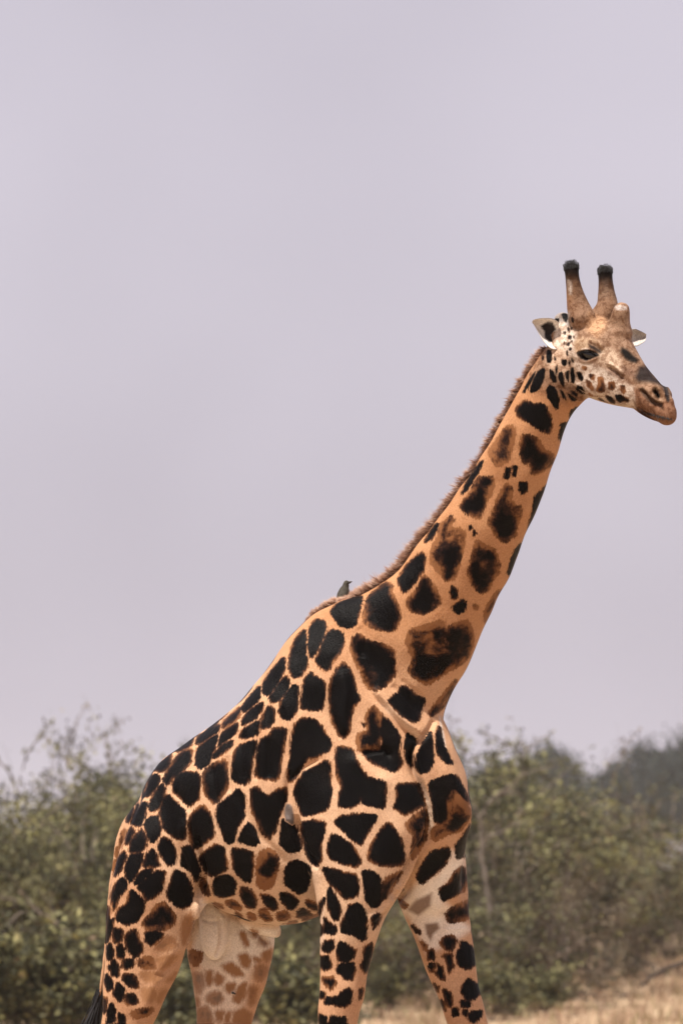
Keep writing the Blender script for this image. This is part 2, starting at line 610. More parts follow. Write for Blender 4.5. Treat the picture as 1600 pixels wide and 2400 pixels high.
dead_stem('fallen_branch', [(1497, 2312, 0), (1520, 2294, 0), (1545, 2278, 0), (1575, 2266, 0), (1610, 2254, 0), (1680, 2240, 0)], 78, 0.035, 0.06,
          'dark fallen branch lying propped in the dry grass', 'branch', BARK_DARK,
          [[(1540, 2282, 0), (1530, 2262, 0.1), (1505, 2256, 0.1)]])


# distant trees, faded by the haze
def far_tree(seed, px, D, top_py, Rx, label):
    r = np.random.default_rng(seed)
    H = 2.3 + (HORIZON - top_py) / F_PX * D
    g = ground(px, D)
    root = empty('distant_tree', g)
    tag(root, label, 'tree', 'distant trees beyond the thicket')
    paths = [(np.array([(0, 0, 0), (.1, 0, H * .25), (.3, .1, H * .5), (.2, 0, H * .8)]), np.array((.35, .3, .22, .08)))]
    C = []
    for k in range(34):
        az = r.uniform(0, 2 * np.pi)
        rad = Rx * math.sqrt(r.uniform(0, 1)) * 0.85
        z = H * (0.92 - 0.35 * (rad / Rx) ** 2 - 0.3 * r.uniform(0, 1) ** 1.5)
        c = np.array((math.cos(az) * rad, math.sin(az) * rad * 0.8, z))
        C.append(c)
        paths.append((np.array([(.2, 0, H * .4), c * (.5, .5, .8), c]), np.array((.12, .07, .03))))
    L = np.concatenate([c + r.normal(0, 1, (420, 3)) * (Rx * .20, Rx * .20, H * .055) for c in C])
    S = np.clip(r.normal(0.45, 0.25, len(L)), 0, 1)
    tm = tubes_mesh('distant_tree_trunk', paths)
    lm, n = leaves_mesh('distant_tree_crown', L, 0.55, seed, 0.6)
    attr(lm, 'shade', np.repeat(S, 4))
    link('trunk', tm, BARK_DARK, root)
    link('crown', lm, LEAF_FAR, root)


far_tree(1, 1180, 500, 1768, 5.4, 'hazy distant tree showing between the shrub tops near the giraffe\'s breast')
far_tree(2, 1285, 505, 1752, 4.2, 'hazy distant tree on the gap\'s edge, behind the slanting dead stems')
far_tree(3, 1350, 540, 1805, 4.6, 'lowest hazy distant tree at the bottom of the skyline gap')
far_tree(4, 1525, 460, 1738, 5.6, 'dark distant tree rising beyond the grey brown shrubs')
far_tree(5, 1640, 440, 1715, 6.0, 'tallest dark distant tree, beyond the end of the thicket')
far_tree(6, 1440, 520, 1790, 4.4, 'low dark distant tree behind the pointed green shrub')

# ------------------------------------------------------------------ the giraffe: shape
BODY_YAW = math.radians(16)
LAT = np.array((math.sin(BODY_YAW), math.cos(BODY_YAW), 0.0))       # the animal's far side
HEAD_YAW, HEAD_PITCH = math.radians(38), math.radians(28)
HU = np.array((math.cos(HEAD_PITCH) * math.cos(HEAD_YAW), -math.cos(HEAD_PITCH) * math.sin(HEAD_YAW), -math.sin(HEAD_PITCH)))
HW = np.array((math.sin(HEAD_YAW), math.cos(HEAD_YAW), 0.0))
HV = np.cross(HW, HU) * -1
if HV[2] < 0:
    HV = -HV
HEAD_O = P(1412, 828, -0.52)


def PH(px, py, w):
    """the point of the head seen at a pixel, lying w metres from its midline"""
    d = ray(px, py)
    t = (w + np.dot(HEAD_O - CAM, HW)) / np.dot(d, HW)
    return CAM + d * t


def HL(u, v, w):
    return HEAD_O + HU * u + HV * v + HW * w


SOLID_V, SOLID_F = [], []
RING = 28
TH = np.arange(RING) * 2 * np.pi / RING


def add_rings(rings):
    base = sum(len(v) for v in SOLID_V)
    n = len(rings)
    V = np.concatenate(rings + [rings[0].mean(0)[None], rings[-1].mean(0)[None]])
    SOLID_V.append(V)
    for i in range(n - 1):
        for k in range(RING):
            a, b = base + i * RING + k, base + i * RING + (k + 1) % RING
            SOLID_F.append((a, b, b + RING, a + RING))
    for k in range(RING):
        SOLID_F.append((base + (k + 1) % RING, base + k, base + n * RING))
        a = base + (n - 1) * RING
        SOLID_F.append((a + k, a + (k + 1) % RING, base + n * RING + 1))


def resample(S, k=5):
    S = np.asarray(S, float)
    n = len(S)
    out = []
    for i in range(n - 1):
        p0, p1, p2, p3 = S[max(i - 1, 0)], S[i], S[i + 1], S[min(i + 2, n - 1)]
        for j in range(k):
            t = j / k
            out.append(0.5 * ((2 * p1) + (-p0 + p2) * t + (2 * p0 - 5 * p1 + 4 * p2 - p3) * t * t + (-p0 + 3 * p1 - 3 * p2 + p3) * t ** 3))
    out.append(S[-1])
    return np.array(out)


def ring_of(c, e, d, pw):
    cs, sn = np.cos(TH), np.sin(TH)
    f = lambda x: np.sign(x) * np.abs(x) ** (2.0 / pw)
    return c + e * f(cs)[:, None] + d * f(sn)[:, None]


def rounded(C, E, Dv, pw, cap=0.6):
    """rings with rounded ends"""
    rings = [ring_of(c, e, d, p) for c, e, d, p in zip(C, E, Dv, pw)]
    for end in (0, -1):
        nb = 1 if end == 0 else -2
        ax = C[end] - C[nb]
        ax = ax / (np.linalg.norm(ax) + 1e-9)
        r = 0.5 * (np.linalg.norm(E[end]) + np.linalg.norm(Dv[end])) * cap
        caps = [ring_of(C[end] + ax * r * math.sin(a), E[end] * math.cos(a), Dv[end] * math.cos(a), pw[end]) for a in (0.5, 0.9, 1.25)]
        rings = caps[::-1] + rings if end == 0 else rings + caps
    return rings


LEG_GROUND = {}


def tube(st, pw=2.0, leg=False, lat=LAT, cap=0.6):
    """stations: two edge pixels across the limb, depth Y of its middle, half thickness in depth"""
    C, E, Dv = [], [], []
    for ax, ay, bx, by, Y, d in resample(st):
        A, B = P(ax, ay, Y), P(bx, by, Y)
        if leg:
            zg = P(800, 3200, Y)[2]
            for q in (A, B):
                my = (ay + by) / 2
                q[2] -= zg * float(smooth01(np.array((my - 2420) / 500)))
        C.append((A + B) / 2)
        E.append((A - B) / 2)
        Dv.append(lat * d)
    add_rings(rounded(C, E, Dv, [pw] * len(C), cap))


def head_tube(st, cap=0.5):
    C, E, Dv, pws = [], [], [], []
    for u, vt, vb, hw, pw in resample(st):
        C.append(HL(u, (vt + vb) / 2, 0))
        E.append(HV * (vt - vb) / 2)
        Dv.append(HW * hw)
        pws.append(pw)
    add_rings(rounded(C, E, Dv, pws, cap))


def ell(c, a, b, d):
    """ellipsoid from centre and three half axes (vectors)"""
    ph = np.linspace(0.12, math.pi - 0.12, 14)
    add_rings([c + a * math.cos(p) + (b * np.cos(TH)[:, None] + d * np.sin(TH)[:, None]) * math.sin(p) for p in ph])


def hell(u, v, w, ru, rv, rw):
    ell(HL(u, v, w), HU * ru, HV * rv, HW * rw)


def round_tube(pts, rad):
    S = resample(np.concatenate((np.array(pts), np.array(rad)[:, None]), 1))
    pts, rad = S[:, :3], S[:, 3]
    t = np.gradient(pts, axis=0)
    t /= np.linalg.norm(t, axis=1)[:, None]
    C, E, Dv = [], [], []
    for p, q, r in zip(pts, t, rad):
        s = np.cross(q, (0.31, 0.9, 0.1))
        s /= np.linalg.norm(s)
        C.append(p)
        E.append(s * r)
        Dv.append(np.cross(q, s) * r)
    add_rings(rounded(C, E, Dv, [2.0] * len(C), 0.9))


# trunk
tube([(338, 1868, 330, 2040, .26, .13), (372, 1800, 352, 2090, .24, .22), (410, 1764, 400, 2100, .22, .275),
      (500, 1702, 480, 2108, .17, .33), (558, 1658, 555, 2150, .13, .365), (630, 1577, 650, 2170, .07, .38), (700, 1477, 735, 2155, .01, .35),
      (775, 1419, 850, 2110, -.05, .30), (860, 1420, 950, 2070, -.09, .25), (940, 1520, 1030, 2010, -.12, .21), (1000, 1660, 1078, 1930, -.15, .14)], 2.25)
# withers keep narrow at the top
tube([(600, 1606, 640, 1760, .08, .12), (704, 1472, 770, 1650, .0, .12), (790, 1413, 880, 1600, -.06, .13)], 2.0)
# neck
tube([(700, 1560, 985, 1880, -.04, .15), (735, 1470, 1030, 1770, -.07, .19), (785, 1414, 1040, 1668, -.10, .205), (850, 1392, 1082, 1582, -.13, .19), (918, 1349, 1122, 1500, -.17, .172),
      (969, 1288, 1158, 1415, -.21, .158), (1020, 1224, 1196, 1343, -.25, .146), (1071, 1153, 1230, 1255, -.29, .135), (1122, 1082, 1265, 1173, -.335, .125),
      (1173, 990, 1300, 1075, -.385, .115), (1224, 898, 1333, 985, -.43, .108), (1266, 832, 1368, 938, -.465, .10), (1300, 790, 1400, 900, -.49, .09)], 2.1)
# breast
tube([(985, 1700, 1042, 1690, -.15, .07), (990, 1790, 1072, 1780, -.13, .12), (985, 1870, 1094, 1862, -.11, .15), (980, 1930, 1101, 1922, -.10, .155), (962, 1990, 1090, 1985, -.06, .14), (945, 2050, 1080, 2055, -.01, .12), (942, 2110, 1085, 2125, .05, .10)])
# near shoulder and foreleg
tube([(735, 1530, 815, 1550, -.19, .05), (708, 1640, 880, 1660, -.225, .085), (694, 1760, 955, 1765, -.245, .115), (688, 1870, 1000, 1860, -.265, .13), (697, 1970, 992, 1975, -.275, .135),
      (728, 2060, 958, 2060, -.275, .13), (748, 2140, 906, 2150, -.27, .115), (750, 2240, 873, 2240, -.265, .095), (747, 2330, 853, 2337, -.265, .083),
      (747, 2400, 839, 2400, -.265, .075), (750, 2500, 828, 2500, -.265, .068), (748, 2600, 832, 2600, -.265, .075), (757, 2690, 822, 2690, -.265, .055),
      (764, 2800, 810, 2800, -.265, .042), (764, 2950, 808, 2950, -.265, .04), (756, 3060, 818, 3060, -.265, .05), (770, 3120, 826, 3125, -.265, .045)], leg=True)
# far shoulder and foreleg
tube([(930, 1860, 1060, 1850, .06, .08), (925, 1950, 1085, 1950, .09, .11), (920, 2030, 1090, 2020, .10, .12), (925, 2095, 1097, 2092, .11, .115), (955, 2170, 1104, 2175, .11, .10), (985, 2245, 1113, 2245, .11, .09), (1020, 2327, 1126, 2327, .11, .08),
      (1046, 2400, 1145, 2400, .11, .073), (1085, 2510, 1170, 2500, .11, .066), (1105, 2610, 1192, 2600, .11, .074), (1127, 2700, 1194, 2690, .11, .054),
      (1142, 2820, 1190, 2820, .11, .042), (1146, 2960, 1191, 2960, .11, .04), (1140, 3060, 1202, 3060, .11, .05), (1154, 3120, 1212, 3125, .11, .045)], leg=True)
# near haunch and hind leg
tube([(372, 1815, 470, 1790, .08, .06), (318, 1905, 500, 1880, .05, .12), (285, 1985, 500, 1970, .03, .145), (264, 2060, 486, 2040, .02, .15), (252, 2140, 463, 2115, .02, .135), (247, 2210, 447, 2195, .02, .118), (244, 2265, 425, 2262, .02, .105),
      (241, 2327, 397, 2327, .02, .09), (235, 2400, 361, 2400, .02, .076), (222, 2500, 312, 2505, .02, .06), (203, 2605, 290, 2630, .02, .058), (207, 2690, 272, 2700, .02, .048),
      (218, 2810, 268, 2810, .02, .04), (222, 2950, 270, 2950, .02, .04), (220, 3060, 284, 3060, .02, .05), (236, 3120, 294, 3125, .02, .045)], leg=True)
# far haunch and hind leg
tube([(400, 1950, 600, 1980, .38, .10), (420, 2060, 640, 2080, .40, .13), (432, 2150, 648, 2150, .41, .125), (438, 2205, 645, 2195, .41, .115), (440, 2250, 637, 2255, .41, .105), (452, 2306, 622, 2312, .41, .09), (459, 2400, 592, 2400, .41, .074), (455, 2500, 545, 2510, .41, .06),
      (437, 2620, 522, 2650, .41, .058), (443, 2710, 508, 2720, .41, .048), (456, 2830, 506, 2830, .41, .04), (456, 2960, 504, 2960, .41, .04), (450, 3060, 514, 3060, .41, .05), (464, 3120, 522, 3125, .41, .045)], leg=True)
# flank fold, scrotum, sheath
tube([(440, 2000, 520, 2020, .02, .05), (452, 2080, 500, 2100, .0, .04), (440, 2150, 468, 2150, -.02, .03)])
tube([(470, 2100, 540, 2100, .24, .06), (468, 2160, 536, 2160, .24, .075), (470, 2215, 534, 2215, .24, .07), (486, 2246, 520, 2246, .24, .04)])
tube([(560, 2140, 590, 2190, .2, .05), (620, 2150, 628, 2196, .19, .05), (655, 2165, 650, 2205, .19, .03)])
# tail
tube([(356, 1848, 322, 1885, .27, .045), (328, 1912, 291, 1918, .27, .038), (304, 1962, 272, 1962, .27, .032), (288, 2030, 258, 2030, .27, .028), (276, 2120, 249, 2120, .27, .024), (260, 2220, 240, 2220, .28, .020), (247, 2300, 232, 2298, .29, .017), (238, 2350, 227, 2346, .30, .014)])

# head: skull and muzzle
head_tube([(-.29, .045, -.09, .07, 2.0), (-.22, .09, -.14, .10, 2.1), (-.14, .125, -.185, .118, 2.2), (-.05, .145, -.212, .122, 2.3), (.03, .145, -.212, .118, 2.3), (.10, .115, -.203, .098, 2.2),
           (.17, .076, -.188, .080, 2.2), (.24, .042, -.168, .067, 2.1), (.31, .018, -.148, .060, 2.1), (.37, -.006, -.138, .058, 2.1), (.41, -.034, -.130, .055, 2.1)])
for s in (-1, 1):
    hell(-.02, .02, s * .092, .062, .05, .042)             # brow
    hell(.03, -.115, s * .062, .13, .085, .05)             # cheek
    hell(.365, -.040, s * .038, .052, .038, .032)          # nostril swell
    hell(-.20, -.02, s * .10, .05, .06, .04)               # ear root
    hell(-.13, .10, s * .06, .075, .05, .055)              # ossicone boss
hell(.425, -.096, 0, .070, .050, .052)                     # upper lip
hell(.452, -.112, 0, .050, .046, .046)
hell(.415, -.066, 0, .05, .045, .044)
hell(.35, -.142, 0, .10, .022, .038)                        # lower lip
hell(.02, .115, 0, .07, .05, .05)
hell(-.25, .05, -.035, .045, .042, .045)                   # knob behind the horns
round_tube([HL(.035, .12, 0), HL(.017, .165, 0), HL(.006, .205, 0), HL(.002, .222, 0)], [.068, .050, .042, .038])
round_tube([PH(1362, 745, -.07), PH(1353, 715, -.082), PH(1345, 680, -.095), PH(1340, 648, -.10), PH(1338, 630, -.10)], [.066, .052, .039, .033, .036])
round_tube([PH(1412, 745, .07), PH(1422, 718, .085), PH(1420, 685, .10), PH(1418, 655, .11), PH(1417, 640, .11)], [.064, .052, .040, .034, .036])
tube([(1262, 845, 1372, 936, -.462, .098), (1305, 800, 1398, 915, -.49, .095), (1340, 790, 1420, 900, -.51, .09)])

# fuse into one skin
me0 = mesh('body_cage', np.concatenate(SOLID_V), SOLID_F)
cage = link('body_cage', me0)
bm = bmesh.new()
bm.from_mesh(me0)
bmesh.ops.recalc_face_normals(bm, faces=bm.faces)
bm.to_mesh(me0)
bm.free()
rm = cage.modifiers.new('fuse', 'REMESH')
rm.mode = 'VOXEL'
rm.voxel_size = 0.0062
dg = bpy.context.evaluated_depsgraph_get()
body_me = bpy.data.meshes.new_from_object(cage.evaluated_get(dg))
bpy.data.objects.remove(cage)
bpy.data.meshes.remove(me0)
body_me.name = 'giraffe_body'

nv = len(body_me.vertices)
co = np.empty(nv * 3, np.float32)
body_me.vertices.foreach_get('co', co)
co = co.reshape(-1, 3).astype(np.float64)
ed = np.empty(len(body_me.edges) * 2, np.int32)
body_me.edges.foreach_get('vertices', ed)
ed = ed.reshape(-1, 2)
deg = np.bincount(ed.ravel(), minlength=nv).astype(float)[:, None]


def nb_mean(v):
    o = np.empty_like(v)
    for k in range(v.shape[1]):
        o[:, k] = np.bincount(ed[:, 0], v[ed[:, 1], k], nv) + np.bincount(ed[:, 1], v[ed[:, 0], k], nv)
    return o / deg


def relax(v, n, wgt):
    for _ in range(n):
        v = v + (nb_mean(v) - v) * wgt
    return v


headness = smooth01(((co - HEAD_O) @ HU + 0.42) / 0.14) * smooth01(((co - HEAD_O) @ HV + 0.30) / 0.07) * (co[:, 2] > 3.9)
co = relax(co, 60, (0.62 * (1 - 0.93 * headness))[:, None])
co = relax(co, 5, (0.5 * headness)[:, None])


def normals():
    body_me.vertices.foreach_set('co', co.astype(np.float32).ravel())
    body_me.update()
    nn = np.empty(nv * 3, np.float32)
    body_me.vertex_normals.foreach_get('vector', nn)
    return nn.reshape(-1, 3).astype(np.float64)


nrm = normals()
pix = project(co)
view = co - CAM
view /= np.linalg.norm(view, axis=1)[:, None]
facing = -(nrm * view).sum(1)


def seg_dist(p, a, b):
    ab = b - a
    t = np.clip(((p - a) @ ab) / (ab @ ab + 1e-9), 0, 1)
    return np.linalg.norm(p - (a + t[:, None] * ab), axis=1)


def poly_sd(p, poly):
    """signed pixel distance, positive inside"""
    d = np.full(len(p), 1e9)
    ins = np.zeros(len(p), bool)
    n = len(poly)
    for i in range(n):
        a, b = poly[i], poly[(i + 1) % n]
        d = np.minimum(d, seg_dist(p, a, b))
        c = ((a[1] > p[:, 1]) != (b[1] > p[:, 1]))
        x = (b[0] - a[0]) * (p[:, 1] - a[1]) / (b[1] - a[1] + 1e-12) + a[0]
        ins ^= c & (p[:, 0] < x)
    return np.where(ins, d, -d)


def near_box(pts, m):
    lo, hi = pts.min(0) - m, pts.max(0) + m
    return np.nonzero((pix[:, 0] > lo[0]) & (pix[:, 0] < hi[0]) & (pix[:, 1] > lo[1]) & (pix[:, 1] < hi[1]) & (facing > 0.0))[0]


def crop(x0, y0, s, pts):
    q = np.array(pts, float).reshape(-1, 2)
    return q / s + (x0, y0)


C1, C2, C3, C4, C5, C6, C7 = (1200, 580, 3.92), (900, 900, 3.136), (600, 1300, 2.851), (200, 1600, 2.8), (640, 1650, 2.8), (200, 2000, 2.8), (680, 2000, 3.0154)
CE = (1290, 700, 7.467)
CM = (1440, 850, 9.8)


def crease(frame, pts, width, depth, side=None):
    """a fold pressed (depth > 0) or raised (depth < 0) along a line; width in photo pixels"""
    global co
    q = resample(crop(*frame, pts), 6)
    idx = near_box(q, width * 3)
    p = pix[idx]
    d = np.full(len(p), 1e9)
    tt = np.zeros(len(p))
    for i in range(len(q) - 1):
        di = seg_dist(p, q[i], q[i + 1])
        m = di < d
        d[m] = di[m]
        tt[m] = (i + 0.5) / (len(q) - 1)
    fade = np.clip(np.minimum(tt, 1 - tt) * 6, 0, 1)
    fade *= smooth01(facing[idx] / 0.35)
    co[idx] -= nrm[idx] * (np.exp(-(d / width) ** 2) * depth * 1.7 * fade)[:, None]


# folds, tendons and ribs seen in the coat
crease(C3, [700, 760, 780, 930, 900, 1050, 1000, 1180, 1080, 1250], 9, .012)
crease(C3, [770, 880, 860, 990, 980, 1110, 1110, 1215], 9, -.016)
crease(C3, [900, 860, 1000, 960, 1060, 1020], 8, .006)
crease(C3, [965, 830, 1040, 900, 1130, 960], 5, .004)
crease(C3, [1070, 1260, 1040, 1340, 1060, 1460, 1120, 1580, 1150, 1700, 1150, 1853], 8, .020)
crease(C3, [1085, 1250, 1070, 1340, 1085, 1440, 1140, 1570, 1185, 1700, 1190, 1850], 6, -.008)
crease(C5, [1010, 700, 1010, 860, 950, 980, 880, 1110, 790, 1240], 9, .020)
crease(C3, [1195, 1090, 1150, 1180, 1060, 1270], 7, .012)
crease(C3, [570, 760, 590, 900, 580, 1100, 600, 1210], 14, -.010)
crease(C3, [510, 860, 495, 1000, 520, 1120, 580, 1240], 8, .007)
crease(C3, [680, 480, 720, 560, 700, 700], 12, .006)
crease(C3, [700, 1330, 790, 1300, 860, 1310, 900, 1350], 7, .014)
crease(C3, [760, 1290, 830, 1290, 870, 1330], 4, -.006)
crease(C3, [600, 1360, 700, 1400, 800, 1490, 900, 1560], 16, -.006)
crease(C4, [1335, 560, 1330, 680, 1315, 800, 1330, 900], 7, .012)
crease(C4, [1380, 850, 1400, 1000, 1450, 1130, 1530, 1230], 7, .016)
crease(C4, [1350, 640, 1430, 560, 1540, 500], 5, .008)
crease(C4, [925, 470, 935, 600, 945, 740], 6, .007)
crease(C4, [1135, 300, 1120, 480, 1110, 660], 8, .007)
crease(C4, [1210, 360, 1200, 500, 1205, 640], 8, .006)
crease(C4, [1035, 300, 1020, 480, 1040, 640], 10, .004)
crease(C4, [830, 540, 845, 680, 870, 800], 8, .005)
crease(C4, [1000, 700, 1050, 850, 1120, 980, 1240, 1100, 1330, 1200], 9, .006)
crease(C4, [690, 900, 680, 1040, 730, 1180, 745, 1300, 730, 1420], 8, .014)
crease(C4, [715, 1000, 735, 1110, 765, 1230, 765, 1320, 750, 1420], 9, .026)
crease(C4, [660, 880, 650, 1010, 690, 1150, 715, 1280, 705, 1400], 14, -.010)
crease(C4, [1370, 900, 1385, 1000, 1430, 1140, 1500, 1240], 9, .012)
crease(C3, [1120, 1640, 1130, 1760, 1125, 1853], 14, -.010)
crease(C5, [935, 1020, 890, 1110, 820, 1210, 770, 1290], 10, .018)
crease(C4, [570, 700, 640, 780, 690, 850], 9, .005)
crease(C6, [720, 300, 735, 420, 700, 540, 670, 640], 6, -.006)
crease(C6, [885, 400, 890, 520, 880, 620, 850, 690], 4, .012)
crease(C6, [760, 330, 850, 350, 930, 420], 4, .006)
crease(C6, [770, 430, 820, 450, 900, 440], 3, .004)
crease(C6, [1090, 500, 1150, 540, 1190, 600], 5, .008)
crease(C6, [600, 600, 520, 720, 430, 900, 380, 1060], 14, -.006)
crease(C6, [450, 820, 540, 760, 640, 680], 9, .006)
crease(C7, [560, 480, 620, 430, 720, 330, 800, 180], 8, -.008)
crease(C7, [640, 500, 720, 390, 790, 270], 6, .008)
crease(C7, [1060, 545, 1150, 535, 1270, 530], 4, -.002)
crease(C7, [800, 180, 830, 250, 760, 330], 8, .010)
crease(C1, [440, 1280, 520, 1370, 600, 1440, 640, 1430], 4, .007)
crease(C1, [480, 1260, 560, 1340, 680, 1395], 4, .007)
crease(C1, [530, 1260, 600, 1320, 690, 1370], 4, .006)
crease(C1, [420, 1240, 470, 1380, 540, 1470], 5, .006)
crease(C1, [560, 1000, 560, 1120, 610, 1260], 6, .008)
# face
crease(CE, [690, 640, 760, 690, 850, 770, 930, 890], 5, -.007)
crease(CE, [640, 760, 720, 790, 820, 850, 880, 940], 4, .007)
crease(CE, [430, 760, 400, 860, 430, 940], 5, .004)
crease(CE, [440, 950, 520, 900, 640, 890, 760, 920, 840, 990], 3, -.006)
crease(CE, [450, 1000, 540, 1080, 640, 1100, 760, 1050, 850, 1000], 3, -.004)
crease(CE, [980, 1130, 1080, 1170, 1180, 1240, 1260, 1340], 4, -.007)
crease(CE, [960, 1180, 1080, 1230, 1200, 1340, 1280, 1440], 5, .007)
crease(CE, [100, 480, 150, 620, 130, 800], 3, .004)
crease(CE, [180, 480, 210, 640, 190, 860], 3, .004)
crease(CM, [560, 620, 680, 720, 800, 870, 960, 930, 1080, 960], 4, .010)
crease(CM, [1000, 960, 1080, 1060, 1100, 1160], 4, .006)
crease(CM, [480, 1000, 620, 1120, 800, 1230, 960, 1370], 4, .012)
crease(CM, [820, 700, 870, 600, 950, 550, 1060, 620, 1120, 720, 1100, 860], 3.2, -.006)
crease(CM, [840, 720, 900, 820, 1000, 890, 1090, 890], 3.2, -.006)
crease(CM, [1180, 520, 1230, 640, 1270, 760], 3, -.004)
nostril = crop(*CM, [880, 600, 940, 590, 1000, 660, 1035, 760, 1020, 840, 960, 810, 900, 730, 865, 650])
i_ = near_box(nostril, 8)
co[i_] -= nrm[i_] * (smooth01((poly_sd(pix[i_], nostril) + 2.5) / 5.0) * .026)[:, None]
eye_poly = crop(*CE, [440, 955, 520, 915, 620, 895, 720, 905, 800, 945, 835, 985, 760, 1020, 690, 1065, 610, 1085, 530, 1050, 470, 1000])
i_ = near_box(eye_poly, 8)
co[i_] -= nrm[i_] * (smooth01((poly_sd(pix[i_], eye_poly) + 1.0) / 4.0) * .010)[:, None]
callus = crop(640, 1860, 15.68, [480, 350, 620, 390, 700, 480, 770, 850, 760, 1100, 700, 1160, 560, 1070, 450, 1000, 410, 800, 420, 560])
i_ = near_box(callus, 10)
co[i_] += nrm[i_] * (smooth01((poly_sd(pix[i_], callus) + 2.0) / 10.0) * .006)[:, None]

# slow unevenness of muscle under the skin
rs = np.random.default_rng(8)
wob = np.zeros(nv)
for k in range(10):
    f = rs.normal(0, 1, 3)
    f /= np.linalg.norm(f)
    wob += np.sin(co @ f * rs.uniform(18, 55) + rs.uniform(0, 6.3)) / 10
co += nrm * (wob * 0.009 * (1 - headness))[:, None]
co = relax(co, 1, np.full((nv, 1), 0.4))
nrm = normals()
pix = project(co)
facing = -(nrm * view).sum(1)

